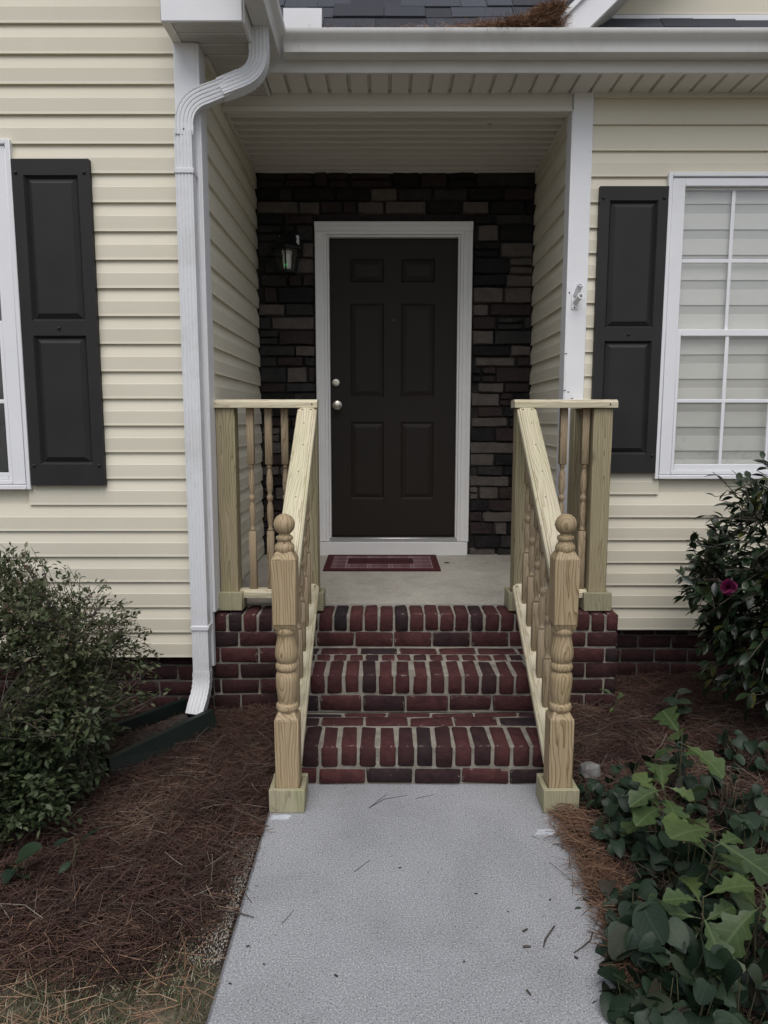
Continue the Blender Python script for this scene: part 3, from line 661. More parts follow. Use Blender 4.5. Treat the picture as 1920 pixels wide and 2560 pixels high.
box('starter_trim', 'white_vinyl', sg, 1.2, 4.2, 4.040, 4.064, 3.622, 3.654, .003)
MB().box(1.0, 4.2, 0, .26, -.014, -.0115, RM).obj('flashing', 'charcoal', sg)

# ------------------------------------------------------------------ stone veneer with door
stone_wall = box('stone_wall', 'mortar_black', house, XL, -.46, Y_B+.012, 5.3, .5, Z_CEIL+.01, label='dark ledgestone veneer around the door')
box('mortar_bed', 'mortar_black', stone_wall, .594, XR, Y_B+.012, 5.3, .5, Z_CEIL+.01)
box('mortar_bed', 'mortar_black', stone_wall, -.46, .594, Y_B+.0125, 5.3, 2.86, Z_CEIL+.0095)
box('mortar_bed', 'mortar_black', stone_wall, -.46, .594, 5.21, 5.3, .5, 2.86)
def stone_mesh(w, h, d, var):
    def fn():
        rg = random.Random(var+int(w*1000)*3+int(h*1000)*7); m = MB(); k = 4
        xs_ = [-w/2, -w/2+.008, 0, w/2-.008, w/2]; zs_ = [-h/2, -h/2+.007, h/2-.007, h/2]; vs = []
        for z in zs_:
            for x in xs_:
                e = (abs(x) > w/2-.001) or (abs(z) > h/2-.001)
                vs.append((x+rg.uniform(-.003, .003), (0 if e else -d)+rg.uniform(-.0035, .0035), z+rg.uniform(-.0042, .0042)))
        fs = [(j*5+i, j*5+i+1, (j+1)*5+i+1, (j+1)*5+i) for j in range(3) for i in range(4)]
        return m.add(vs, fs).mesh('stone', 50)
    return cached(('stone', round(w, 2), round(h, 3), round(d, 3), var), fn)
# pale stones, read off the photograph (pixel centre)
def c4(x, y): return 600+x*.458, 400+y*.458
pale = [c4(*q) for q in ((320, 245), (195, 293), (735, 160), (670, 232), (1000, 235), (1355, 230), (1050, 298), (1245, 292), (1360, 397), (1425, 520), (1508, 573), (1310, 712), (1525, 688), (1525, 733),
        (1360, 778), (1310, 835), (1300, 1105), (1420, 1225), (180, 818), (345, 878), (358, 1018), (352, 1203), (1540, 1035), (1282, 955), (350, 480), (360, 570))]
pale += [(1160+x*.3134, 950+y*.3134) for x, y in ((280, 35), (200, 335), (100, 520), (140, 610), (140, 780), (110, 935), (310, 1130), (325, 1210), (70, 1360), (240, 130))]
pale += [(480+x*.3134, 950+y*.3134) for x, y in ((610, 385), (620, 550), (700, 730), (720, 950))]
grey = [c4(*q) for q in ((1480, 455), (240, 620), (170, 670), (300, 360), (130, 425), (1440, 1085), (200, 230), (1540, 150), (230, 165), (330, 810), (1500, 945), (355, 1080), (1500, 890))]
DX0, DX1, DZ1 = -.478, .612, 2.887
z = .545
while z < Z_CEIL-.02:
    h = rng.choice((.07, .078, .086, .094, .104, .112)); h = min(h, Z_CEIL+.005-z)
    for a, b in (((XL+.012, DX0-.004), (DX1+.004, XR-.012)) if z < DZ1-.015 else ((XL+.012, XR-.012),)):
        x = a+rng.uniform(-.12, 0)
        while x < b-.01:
            w = rng.choice((.10, .15, .19, .24, .29, .36))
            q0, q1 = max(x, a), min(x+w, b)
            if b-q1 < .05: q1 = b
            if q1-q0 < .05: x += w; continue
            cx_, cz_ = (q0+q1)/2, z+h/2
            d = Y_B; dd = CZ-cz_
            # project to the photo to look its colour up
            vy = (math.cos(PT)*d+math.sin(PT)*dd, math.cos(PT)*dd-math.sin(PT)*d)
            pu, pv = CX+F*cx_/vy[0], CY+F*vy[1]/vy[0]
            def near(lst):
                return any(abs(pu-a_) < F*(q1-q0)/2/d+2 and abs(pv-b_) < F*h/2/d for a_, b_ in lst)
            mt = 'stone_tan' if near(pale) else ('stone_grey' if near(grey) else rng.choice(('stone_black', 'stone_black', 'stone_brown', 'stone_brown', 'stone_grey')))
            split = h > .09 and rng.random() < .25
            for (zz, hh) in (((z, h*.5), (z+h*.5, h*.5)) if split else ((z, h),)):
                mk('stone', stone_mesh(round(q1-q0-.006, 2), round(hh-.006, 3), rng.choice((.02, .028, .036)), rng.randrange(5)), mt, stone_wall, T(cx_, Y_B+.012, zz+hh/2))
            x = q1 if q1 == b else x+w
    z += h
# door frame
dfz = porch_z(Y_B)
fr = thing('door_frame', None, None, (.07, 5.05, dfz), parent=house); fr['label'] = 'white door casing and sill'
def casing(w, L):      # moulded casing, length along +X
    return [(0, 0), (-.034, 0), (-.040, .004), (-.040, .020), (-.034, .028), (-.030, .036), (-.030, w-.026), (-.024, w-.020), (-.024, w-.004), (-.018, w), (0, w)]
CW = .085
MB().prism(casing(CW, 0), DX1-DX0, x0=DX0).obj('head_casing', 'trim_white', fr, T(0, Y_B+.012, DZ1) @ SC(1, 1, -1), 40)
LJ = Matrix(((0, 0, 1, DX0), (0, 1, 0, Y_B+.0125), (1, 0, 0, dfz+.10), (0, 0, 0, 1)))
MB().prism(casing(CW, 0), DZ1-dfz-.10-CW+.012).obj('side_casing', 'trim_white', fr, LJ, 40)
RJ = Matrix(((0, 0, -1, DX1), (0, 1, 0, Y_B+.0125), (1, 0, 0, dfz+.10), (0, 0, 0, 1)))
MB().prism(casing(CW, 0), DZ1-dfz-.10-CW+.012).obj('side_casing', 'trim_white', fr, RJ, 40)
box('door_jamb', 'trim_white', fr, DX0+CW-.004, DX0+CW+.012, Y_B+.002, Y_B+.10, dfz+.10, DZ1-CW+.004, .002)
box('door_jamb', 'trim_white', fr, DX1-CW-.012, DX1-CW+.004, Y_B+.002, Y_B+.10, dfz+.10, DZ1-CW+.004, .002)
box('head_jamb', 'trim_white', fr, DX0+CW-.003, DX1-CW+.003, Y_B+.003, Y_B+.10, DZ1-CW-.012, DZ1-CW+.003, .002)
box('sill_board', 'trim_white', fr, DX0+.008, DX1-.008, Y_B-.030, Y_B+.03, dfz-.004, dfz+.096, .003)
box('threshold', 'aluminium', fr, DX0+CW-.003, DX1-CW+.003, Y_B-.018, Y_B+.08, dfz+.0965, dfz+.128, .006)
box('threshold_seal', 'black_metal', fr, DX0+CW+.012, DX1-CW-.012, Y_B+.006, Y_B+.03, dfz+.1285, dfz+.137, .002)
# the door: stiles and rails stand proud of raised panels
dx0, dx1, dz0, dz1 = DX0+CW+.012, DX1-CW-.012, dfz+.135, DZ1-CW-.012
YD = Y_B+.045
def leaf_face(name, mat, parent, x0, x1, z0, z1, y, th, cols, rows, **props):
    """one pressed leaf: front skin with panel openings, sides and back"""
    xs_ = sorted([x0, x1]+[q for c_ in cols for q in c_]); zs_ = sorted([z0, z1]+[q for c_ in rows for q in c_]); m = MB()
    for i in range(len(xs_)-1):
        for j in range(len(zs_)-1):
            a, b, c, d = xs_[i], xs_[i+1], zs_[j], zs_[j+1]
            if any(abs(a-p_[0]) < 1e-6 for p_ in cols) and any(abs(c-p_[0]) < 1e-6 for p_ in rows): continue
            m.add([(a, y, c), (b, y, c), (b, y, d), (a, y, d)], [(0, 1, 2, 3)])
    m.add([(x0, y, z0), (x1, y, z0), (x1, y, z1), (x0, y, z1), (x0, y+th, z0), (x1, y+th, z0), (x1, y+th, z1), (x0, y+th, z1)], [(4, 7, 6, 5), (0, 4, 5, 1), (1, 5, 6, 2), (2, 6, 7, 3), (3, 7, 4, 0)])
    me = bpy.data.meshes.new(name); me.from_pydata(m.v, [], m.f); me.validate(); me.update()
    return mk(name, me, mat, parent, None, **props)
def c7(x, y): return PX(760+x*.4068, 540+y*.4068, YD)
rows = [(c7(0, 408)[1], c7(0, 262)[1]), (c7(0, 1112)[1], c7(0, 538)[1]), (c7(0, 1740)[1], c7(0, 1266)[1])]
cols = [(c7(284, 800)[0], c7(492, 800)[0]), (c7(596, 800)[0], c7(802, 800)[0])]
dr = leaf_face('front_door', 'door_paint', house, dx0, dx1, dz0, dz1, YD, .045, cols, rows, label='dark brown six panel front door')
def raised(w, h, d=.012, inset=.04, sink=.0):
    a, b = w/2, h/2; i1 = .012
    vs = [(-a, 0, -b), (a, 0, -b), (a, 0, b), (-a, 0, b)]
    vs += [(x*(1-i1/a), d*.8, z*(1-i1/b)) for x, _, z in vs[:4]]
    vs += [(x*(1-inset/a), d*.12, z*(1-inset/b)) for x, _, z in vs[:4]]
    fs = [(8, 9, 10, 11)]+[(i, (i+1) % 4, (i+1) % 4+4, i+4) for i in range(4)]+[(i+4, (i+1) % 4+4, (i+1) % 4+8, i+8) for i in range(4)]
    return MB().add(vs, fs)
for r_ in rows:
    for a, b in cols:
        raised(b-a, r_[1]-r_[0]).obj('panel', 'door_paint', dr, T((a+b)/2, YD, (r_[0]+r_[1])/2))
def to_front(x, z, y): return T(x, y, z) @ RX(R(90))
kx, kz = c7(204, 1163); MB().lathe([(.033, 0), (.033, .006), (.014, .010), (.013, .03), (.026, .042), (.031, .054), (.029, .066), (.018, .072), (.004, .073)], 24).obj('knob', 'nickel', dr, to_front(kx, kz, YD-.0005), 40)
kx, kz = c7(197, 1025); MB().lathe([(.029, 0), (.029, .010), (.025, .018), (.012, .020), (.011, .016), (.002, .016)], 24).obj('deadbolt', 'nickel', dr, to_front(kx, kz, YD-.0005), 40)
kx, kz = c7(552, 640); MB().lathe([(.008, 0), (.008, .002), (.005, .004), (.001, .004)], 12).obj('peephole', 'screw', dr, to_front(kx, kz, YD-.0005), 40)

# ------------------------------------------------------------------ shutters
def shutter(x0, x1, z0, z1, y, cuts, name_label):
    H = z1-z0; sw = .055
    zs_ = [z1-H*c for c in cuts]          # upper panel top/bottom, lower panel top/bottom
    cl_ = [(x0+sw, x1-sw)]; rw_ = [(zs_[1], zs_[0]), (zs_[3], zs_[2])]
    s = leaf_face('shutter', 'charcoal', house, x0, x1, z0, z1, y, .030, cl_, rw_, label=name_label)
    for a, b in rw_:
        raised(x1-x0-2*sw, b-a, .020, .036).obj('panel', 'charcoal', s, T((x0+x1)/2, y, (a+b)/2))
    for px, pz in ((x0+.02, z1-.062), (x1-.024, z1-.062), ((x0+x1)/2, (zs_[1]+zs_[2])/2), (x0+.02, z0+.10), (x1-.024, z0+.10)):
        MB().lathe([(.009, 0), (.009, .002), (.006, .006), (.001, .007)], 10).obj('screw_head', 'charcoal', s, to_front(px, pz, y-.0003), 50)
cuts = (.047, .482, .527, .932)
shutter(-1.772, -1.402, 1.21, 2.765, Y_L-.046, cuts, 'charcoal raised panel shutter near the downspout')
shutter(1.188, 1.566, 1.233, 2.81, Y_R-.046, cuts, 'charcoal raised panel shutter near the right railing')

# ------------------------------------------------------------------ windows
def window(name_label, x0, x1, z0, z1, y, ncol, zmeet, blind):
    """x0..x1, z0..z1: outer edge of the vinyl surround"""
    w = thing('window', None, None, ((x0+x1)/2, y, z0), parent=house); w['label'] = name_label
    def pc(nm, a, b, c, d, ya, yb, mt='white_vinyl', bv=.003): return box(nm, mt, w, a, b, ya, yb, c, d, bv)
    J = .024; FW = .070
    for nm, a, b, c, d in (('trim', x0, x0+J, z0, z1), ('trim', x1-J, x1, z0, z1), ('trim', x0+J, x1-J, z1-J, z1), ('trim', x0+J, x1-J, z0, z0+J)):
        pc(nm, a+.0004, b-.0004, c, d, y-.040, y+.01)
    a, b, c, d = x0+J+.004, x1-J-.004, z0+J+.003, z1-J-.003
    for nm, p_, q, r_, s in (('frame', a, a+FW, c, d), ('frame', b-FW, b, c, d), ('frame', a+FW, b-FW, d-.045, d), ('frame', a+FW, b-FW, c, c+.022)):
        pc(nm, p_+.0003, q-.0003, r_, s, y-.030, y+.05)
    ga, gb = a+FW+.001, b-FW-.001
    # sashes: upper one set forward of the lower pane's plane as in the photo
    for nm, lo, hi, ys in (('upper_sash', zmeet-.005, d-.046, y-.004), ('lower_sash', c+.023, zmeet+.035, y-.020)):
        st = .010 if nm == 'upper_sash' else .020; bt = .034 if nm == 'lower_sash' else .038
        tp = .012 if nm == 'upper_sash' else .036
        s = pc(nm, ga, ga+st, lo, hi, ys, ys+.028)
        def sp(n2, p_, q, r_, t, ya=ys, yb=ys+.0275, mt='white_vinyl'): box(n2, mt, s, p_, q, ya, yb, r_, t, .002)
        sp('stile', gb-st, gb, lo, hi); sp('rail', ga+st, gb-st, hi-tp, hi); sp('rail', ga+st, gb-st, lo, lo+bt)
        g0, g1, h0, h1 = ga+st, gb-st, lo+bt, hi-tp
        sp('pane', g0, g1, h0, h1, ys+.010, ys+.014, 'glass')
        for k in range(1, ncol):
            xm = g0+(g1-g0)*k/ncol; sp('muntin', xm-.010, xm+.010, h0, h1, ys+.004, ys+.0097)
        sp('muntin', g0, g1, (h0+h1)/2-.010, (h0+h1)/2+.010, ys+.0037, ys+.0094)
    if blind:
        bl = thing('blind', None, None, ((x0+x1)/2, y+.06, z0), parent=w); zt = d-.04; k = 0
        while zt > c+.02:
            hh = .082 if k % 2 == 0 else .056
            yo = .018 if k % 2 == 0 else .024
            box('blind_band', 'blind_solid' if k % 2 == 0 else 'blind_sheer', bl, ga+.012, gb-.012, y+yo+.01, y+yo+.014, max(zt-hh, c), zt+.004, .001)
            zt -= hh; k += 1
    else:
        cv = MB(); k = 24
        pr_ = [(.075+.016*math.sin(i*1.9)+.008*math.sin(i*.7), ga-.03+(gb-ga+.06)*i/k) for i in range(k+1)]
        cv.add([(x, y+yy, c) for yy, x in pr_]+[(x, y+yy, d) for yy, x in pr_], [(i, i+1, i+k+2, i+k+1) for i in range(k)]).obj('dark_sheet', 'reflection_dark', w, None, 80)  # wavy sheet whose colour carries the dark reflection of the panes
    rv = MB().add([(a, y+.05, c), (b, y+.05, c), (b, y+.05, d), (a, y+.05, d), (a, y+.45, c), (b, y+.45, c), (b, y+.45, d), (a, y+.45, d)],
                  [(4, 5, 6, 7), (0, 1, 5, 4), (1, 2, 6, 5), (2, 3, 7, 6), (3, 0, 4, 7)]).obj('dark_room_box', 'dark_void', w)  # added closed box: unlit room as near-black colour, keeps sky light out
    return w
window('white window with dark panes behind the left bush', -2.83, -1.776, 1.188, 2.858, Y_L, 3, 1.985, False)
window('white six over six window with banded blinds', 1.565, 2.60, 1.197, 2.887, Y_R, 3, 2.010, True)

# ------------------------------------------------------------------ downspout
ds = thing('downspout', None, None, (-.935, 3.53, 0), parent=house); ds['label'] = 'white ribbed aluminium downspout with two elbows'
def rect_prof(a, b, ribs=5):
    pr_ = []; n_ = ribs*4
    for i in range(n_+1):
        x = -a+2*a*i/n_; pr_.append((x, b-(.0034 if (i % 4) in (2,) else 0)*(1 if 0 < i < n_ else 0)))
    return pr_+[(a, -b), (-a, -b)]
def fillet(pts, rad, n_=7):
    out = [Vector(pts[0])]
    for i in range(1, len(pts)-1):
        p0, p1, p2 = Vector(pts[i-1]), Vector(pts[i]), Vector(pts[i+1])
        a = p1+(p0-p1).normalized()*rad; b = p1+(p2-p1).normalized()*rad
        for t in range(n_+1):
            u = t/n_; out.append(a*(1-u)**2+p1*2*u*(1-u)+b*u*u)
    return out+[Vector(pts[-1])]
DX, DY = -.935, 3.523
xa, za = PX(640, 190, 3.60); xb, zb = PX(462, 262, DY)
A0, A1, B1 = (-.588, 3.60, 3.357), (-.588, 3.60, za+.005), (DX, DY, zb)
up = fillet([A0, A1, B1, (DX, DY, 2.78)], .085, 9)
PRF = rect_prof(.041, .029)
PRF2 = rect_prof(.0435, .0315)
# elbows are crimped: swell the profile along the bends
def crimp(m, pts, prof, side, amp=.0009):
    pts = [Vector(p) for p in pts]; k = len(pts); q = len(prof); vs = []; side = Vector(side)
    for i, p in enumerate(pts):
        d = (pts[min(i+1, k-1)]-pts[max(i-1, 0)]).normalized(); a = (side-d*side.dot(d)).normalized(); b = d.cross(a); side = a
        s = 1+(amp/.03)*(1 if i % 2 else -1)
        for x, y in prof: vs.append(p+a*x*s+b*y*s)
    fs = [(i*q+j, i*q+(j+1) % q, (i+1)*q+(j+1) % q, (i+1)*q+j) for i in range(k-1) for j in range(q)]+[tuple(range(q))[::-1], tuple(range((k-1)*q, k*q))]
    return m.add(vs, fs)
el1 = fillet([A0, A1, Vector(A1)+(Vector(B1)-Vector(A1))*.52], .095, 18)
el2 = fillet([Vector(A1)+(Vector(B1)-Vector(A1))*.44, B1, (DX, DY, zb-.14)], .095, 18)
crimp(MB(), el1, PRF2, (1, 0, 0)).obj('elbow', 'downspout_paint', ds, None, 35)
crimp(MB(), el2, PRF, (.8, .2, -.3)).obj('elbow', 'downspout_paint', ds, None, 35)
MB().sweep([(DX, DY, zb-.12), (DX, DY, 1.5), (DX, DY, .25)], PRF, (1, 0, 0)).obj('pipe', 'downspout_paint', ds, None, 35)
crimp(MB(), fillet([(DX, DY, .26), (DX, DY, .17), (DX-.02, DY-.105, .055)], .07, 8), PRF2, (1, 0, 0)).obj('outlet_elbow', 'downspout_paint', ds, None, 35)
oe = Vector((DX-.02, DY-.105, .055)); od = (oe-Vector((DX, DY, .17))).normalized()
MB().sweep([oe-od*.01, oe+od*.0006], [(x*.9, y*.86) for x, y in PRF2], (1, 0, 0)).obj('outlet_dark_cap', 'dark_void', ds)  # dark cap painted as the shade inside the open pipe end
for zs_ in (PX(460, 432, DY)[1], PX(490, 1567, DY)[1]):
    box('strap', 'downspout_paint', ds, DX-.046, DX+.047, DY-.034, DY+.045, zs_-.012, zs_+.012, .003)
for u, v in ((459, 322), (512, 205), (500, 1700)):
    x, z = PX(u, v, DY-.03); MB().lathe([(.004, 0), (.003, .002), (.0005, .002)], 8).obj('rivet', 'screw', ds, to_front(x, z, DY-.030))

# ------------------------------------------------------------------ railings
PW = .0485       # half width of a 4x4 post as it scales here
def board(name, mat, parent, L, w, t, M, bev=.006):
    """plain board, length along local Z"""
    return MB().cbox(-w/2, w/2, -t/2, t/2, 0, L, bev).obj(name, mat, parent, M, 40)
def moulded(L, w, t):     # 2x4 rail with beaded edges on its upper face (local +Y), length along Z
    h = w/2
    pr_ = [(-h, -t/2), (h, -t/2), (h, t/2-.014), (h-.006, t/2-.009), (h-.010, t/2-.009), (h-.013, t/2-.003), (h-.018, t/2-.003), (h-.021, t/2), (-h+.021, t/2), (-h+.018, t/2-.003), (-h+.013, t/2-.003), (-h+.010, t/2-.009), (-h+.006, t/2-.009), (-h, t/2-.014)]
    k = len(pr_); vs = [(x, y, 0) for x, y in pr_]+[(x, y, L) for x, y in pr_]
    return MB().add(vs, [(i, (i+1) % k, (i+1) % k+k, i+k) for i in range(k)]+[tuple(range(k))[::-1], tuple(range(k, 2*k))])
def along(p, q, up=(0, 0, 1)):
    p, q = Vector(p), Vector(q); z = (q-p).normalized(); u = Vector(up); y = (u-z*u.dot(z)).normalized(); x = y.cross(z)
    M = Matrix((x, y, z)).transposed().to_4x4(); M.translation = p; return M, (q-p).length
def baluster_mesh(L, top, turned=.355, hw=.0182):
    def fn():
        m = MB(); b0 = L-top-turned
        m.cbox(-hw, hw, -hw, hw, 0, b0, .002); m.cbox(-hw, hw, -hw, hw, L-top, L, .002)
        t = lambda f: b0+turned*f
        pf = [(.017, -.004), (.0165, .006), (.010, .014), (.0155, .024), (.0155, .036), (.0105, .05), (.0115, .09), (.0160, .18), (.0178, .27), (.0165, .36), (.0115, .43), (.0105, .45),
              (.0165, .475), (.0172, .50), (.0165, .525), (.0105, .55), (.0115, .57), (.0165, .64), (.0178, .73), (.0160, .82), (.0115, .91), (.0105, .95), (.0155, .964), (.0155, .976), (.010, .986), (.0165, .994), (.017, 1.004)]
        return m.lathe([(r_, t(f)) for r_, f in pf], 12).mesh('baluster', 50)
    return cached(('bal', round(L, 3), round(top, 3)), fn)
def newel(parent, X, Y):
    zs_ = dict(b=.076, sq=.385, t0=.403, u0=.753, u1=1.024)
    h = .0470; m = MB()
    m.cbox(-h, h, -h, h, .01, .372, .004)
    def frus(z0, r0, z1, r1): m.add([(sx*r0, sy*r0, z0) for sx, sy in ((-1, -1), (1, -1), (1, 1), (-1, 1))]+[(sx*r1, sy*r1, z1) for sx, sy in ((-1, -1), (1, -1), (1, 1), (-1, 1))], [(0, 3, 2, 1), (4, 5, 6, 7), (0, 1, 5, 4), (1, 2, 6, 5), (2, 3, 7, 6), (3, 0, 4, 7)])
    frus(.3718, h-.001, .402, .030); frus(.732, .036, .753, h-.001)
    m.cbox(-h, h, -h, h, .7528, 1.010, .004); frus(1.0098, h-.001, 1.038, .030)
    pf = [(.034, .395), (.0435, .404), (.0455, .414), (.043, .424), (.034, .430), (.034, .436), (.037, .445), (.040, .47), (.0435, .50), (.0445, .525), (.0430, .545), (.037, .556), (.034, .560),
          (.040, .565), (.0435, .573), (.0435, .583), (.040, .591), (.035, .596), (.040, .603), (.0445, .618), (.0455, .632), (.0430, .655), (.037, .685), (.035, .70), (.0365, .708), (.041, .714), (.043, .722), (.041, .732), (.036, .738), (.036, .75)]
    m.lathe(pf, 24)
    o = m.obj('newel_post', 'pine_newel', parent, T(X, Y, 0), 38)
    fin = [(.031, 1.030), (.037, 1.040), (.0385, 1.050), (.036, 1.060), (.028, 1.068), (.026, 1.076), (.031, 1.081), (.033, 1.088), (.031, 1.094), (.022, 1.098)]
    fin += [(.0412*math.sin(a), 1.1395-.0412*math.cos(a)) for a in [R(30)+i*R(150)/12 for i in range(12)]]+[(.001, 1.1806)]
    MB().lathe(fin, 28).obj('finial', 'pine_newel', o, T(X, Y, 0), 45)
    return o
def post_base(parent, X, Y, Z, h=.098, gap=.004, t=.021, pw=PW):
    b = thing('post_base', None, None, (X, Y, Z), parent=parent); e = pw+gap; o = e+t
    box('base_board', 'pine_green', b, X-o, X+o, Y-o, Y-e, Z+.001, Z+h, .002)
    box('base_board', 'pine_green', b, X-o, X+o, Y+e, Y+o, Z+.001, Z+h, .002)
    box('base_board', 'pine_green', b, X-o, X-e, Y-e+.0005, Y+e-.0005, Z+.001, Z+h-.003, .002)
    box('base_board', 'pine_green', b, X+e, X+o, Y-e+.0005, Y+e-.0005, Z+.001, Z+h-.003, .002)
YP = 3.728; ZCAP = 1.640; TC = .041
def railing(label, Xn, Xu, cap, posts, bal_x, side):
    r_ = thing('stair_railing', label, 'railing', ((Xn+Xu)/2, 3.2, .2), group='pine railings on either side of the steps')
    nw = newel(r_, Xn, 2.69); post_base(r_, Xn, 2.69, 0, .096, .003, .020, .0470)
    # posts on the porch
    for X in posts+[Xu]:
        zb_ = porch_z(YP)+.002
        board('post', 'pine_post', r_, ZCAP-TC-zb_-.001, 2*PW, 2*PW, T(X, YP, zb_), .004)
        if X == posts[0] and side < 0:
            box('base_block', 'pine_green', r_, X-.055, X+.070, YP-PW-.028, YP-PW-.002, zb_+.004, zb_+.102, .003)
            box('base_block', 'pine_green', r_, X+PW+.002, X+PW+.024, YP-PW-.0015, YP+PW, zb_+.004, zb_+.102, .003)
        else: post_base(r_, X, YP, zb_, .098)
    # cap rail and bottom rail across the porch front
    M, L = along((cap[0], YP-.008, ZCAP-TC/2), (cap[1], YP-.008, ZCAP-TC/2)); moulded(L, .118, TC).obj('top_rail', 'pine_rail', r_, M, 25)
    xa_, xb_ = sorted((posts[0], Xu)); ZB = .640
    M, L = along((xa_+PW+.001, YP, ZB-TC/2), (xb_-PW-.001, YP, ZB-TC/2)); moulded(L, .09, TC).obj('bottom_rail', 'pine_rail', r_, M, 25)
    for X in bal_x:
        L = ZCAP-TC-ZB-.002; mk('baluster', baluster_mesh(L, .292), 'pine_baluster', r_, T(X, YP, ZB+.0005) @ RZ(rng.choice((0, 1, 2, 3))*math.pi/2))
    # stair rails
    y0, y1 = 2.69+.048, YP-PW-.001
    zt = lambda y: .9725+(y-2.735)*(1.597-.9725)/.925
    zb2 = lambda y: .19+(y-2.735)*(.667-.19)/.925
    xx = lambda y: Xn+(Xu-Xn)*(y-2.69)/(YP-2.69)
    def rail(nm, zf, w, t):
        M, L = along((xx(y0), y0, zf(y0)), (xx(y1), y1, zf(y1))); a = math.atan2(zf(y1)-zf(y0), y1-y0)
        # plumb-cut ends: shear the board so that both ends stand upright against the posts
        mb = moulded(L, w, t); sh = math.tan(a)
        mb.v = [(x, y-t/2, z-(y-t/2)*-sh*0+(y-t/2)*sh) for x, y, z in mb.v]
        return mb.obj(nm, 'pine_rail', r_, M, 25), t/math.cos(a)
    _, th = rail('handrail', zt, .098, TC); _, tb = rail('shoe_rail', zb2, .098, TC)
    for i in range(6):
        y = y0+.075+i*(y1-y0-.11)/5.6
        b_, t_ = zb2(y)+.002, zt(y)-th-.002; x = xx(y)
        slope = .0182*.6
        L = t_-b_+.008; mk('baluster', baluster_mesh(L, (L-.355)*.5), 'pine_baluster', r_, T(x, y, b_-.008) @ RZ(rng.choice((0, 1, 2, 3))*math.pi/2))
    # screws
    for dx_ in (-.022, .022):
        y = y1-.03; MB().lathe([(.0045, -.001), (.0045, .0012), (.001, .0012)], 8).obj('screw_head', 'screw', r_, T(xx(y)+dx_, y, zt(y)+.0005) @ RX(math.atan(.675)))
        y = y1-.02; MB().lathe([(.0045, -.001), (.0045, .0012), (.001, .0012)], 8).obj('screw_head', 'screw', r_, T(xx(y)+dx_*1.3, y, zb2(y)+.0005) @ RX(math.atan(.516)))
    for f in (.2, .36, .52, .7, .86):
        y = y0+(y1-y0)*f; MB().lathe([(.0032, -.001), (.0032, .0008), (.001, .0008)], 8).obj('screw_head', 'screw', r_, T(xx(y)+rng.uniform(-.008, .008), y, zt(y)+.0005) @ RX(math.atan(.675)))
    x = cap[1]-.04 if side > 0 else cap[0]+.5; MB().lathe([(.005, 0), (.004, .002), (.001, .002)], 8).obj('screw_head', 'screw', r_, to_front(x, ZCAP-.024, YP-.008-.059))
    if side > 0:   # return to the wall on the right
        X = posts[0]; yb_ = Y_R-.075
        board('wall_post', 'pine_post', r_, ZCAP-TC-porch_z(yb_)-.003, 2*PW, 2*PW, T(X-.012, yb_, porch_z(yb_)+.002), .004)
        M, L = along((X, YP+.052, ZCAP-TC/2-.0005), (X, Y_R-.025, ZCAP-TC/2-.0005)); moulded(L, .118, TC).obj('top_rail', 'pine_rail', r_, M, 25)
        M, L = along((X, YP+PW+.001, ZB-TC/2), (X, yb_-PW-.001, ZB-TC/2)); moulded(L, .09, TC).obj('bottom_rail', 'pine_rail', r_, M, 25)
        for y in (YP+.13, YP+.22):
            mk('baluster', baluster_mesh(ZCAP-TC-ZB-.002, .292), 'pine_baluster', r_, T(X, y, ZB+.0005))
    return r_
railing('pine step railing whose porch end meets the corner by the downspout', -.382, -.394, (-.868, -.342), [-.818], [-.697, -.602, -.517], -1)
railing('pine step railing whose porch end stands before the right shutter', .697, .732, (.668, 1.195), [1.128], [.936, 1.050], 1)

# ------------------------------------------------------------------ door mat
zm = porch_z(4.82)+.001; mx0, mx1, my0, my1 = -.402, .374, 4.565, 5.045
tilt = math.atan(.0235)
MM = T((mx0+mx1)/2, (my0+my1)/2, zm) @ RX(tilt)
mw, mh = (mx1-mx0)/2, (my1-my0)/2
dm = MB().cbox(-mw, mw, -mh, mh, 0, .010, .003).obj('doormat', 'mat_red', None, MM, 40)
tag(dm, 'dark red plaid doormat with welcome lettering at the front door', 'doormat')
MB().box(-mw+.048, mw-.048, -mh+.048, mh-.06, .0102, .0125).obj('plaid_field', 'mat_plaid', dm, MM)
MB().cbox(-.235, .215, -.075, .10, .0127, .0155, .001).obj('centre_panel', 'mat_red', dm, MM, 40)
cu = bpy.data.curves.new('welcome', 'FONT'); cu.body = 'WELCOME'; cu.size = .092; cu.align_x = 'CENTER'; cu.align_y = 'CENTER'; cu.extrude = .0006; cu.space_character = 1.05
to = bpy.data.objects.new('tmp', cu); C.objects.link(to); bpy.context.view_layer.update()
tme = bpy.data.meshes.new_from_object(to); bpy.data.objects.remove(to)
mk('lettering', tme, 'mat_text', dm, MM @ T(-.01, .012, .0164))

# ------------------------------------------------------------------ wall lantern
def cl(x, y): return PX(660+x*.0904, 520+y*.0904, 4.95)
lx = cl(615, 0)[0]; LY = 4.945
ln = thing('wall_lantern', 'black hexagonal wall lantern on the stone left of the door', 'lamp', (lx, 5.08, cl(0, 760)[1]))
zq = lambda y: cl(0, y)[1]
box('mount_block', 'white_vinyl', ln, lx-.068, lx+.068, 5.055, 5.115, zq(900), zq(640), .004)
MB().lathe([(.001, 0), (.052, 0), (.055, .008), (.045, .02), (.02, .028), (.001, .028)], 16).obj('backplate', 'black_metal', ln, to_front(lx, zq(760), 5.0548), 40)
MB().tube([(lx, 5.04, zq(760)), (lx, 5.0, zq(520)), (lx, LY+.012, zq(330)), (lx, LY, zq(420)), (lx, LY, zq(640))], [.012, .011, .010, .010, .012], 8).obj('arm', 'black_metal', ln, None, 60)
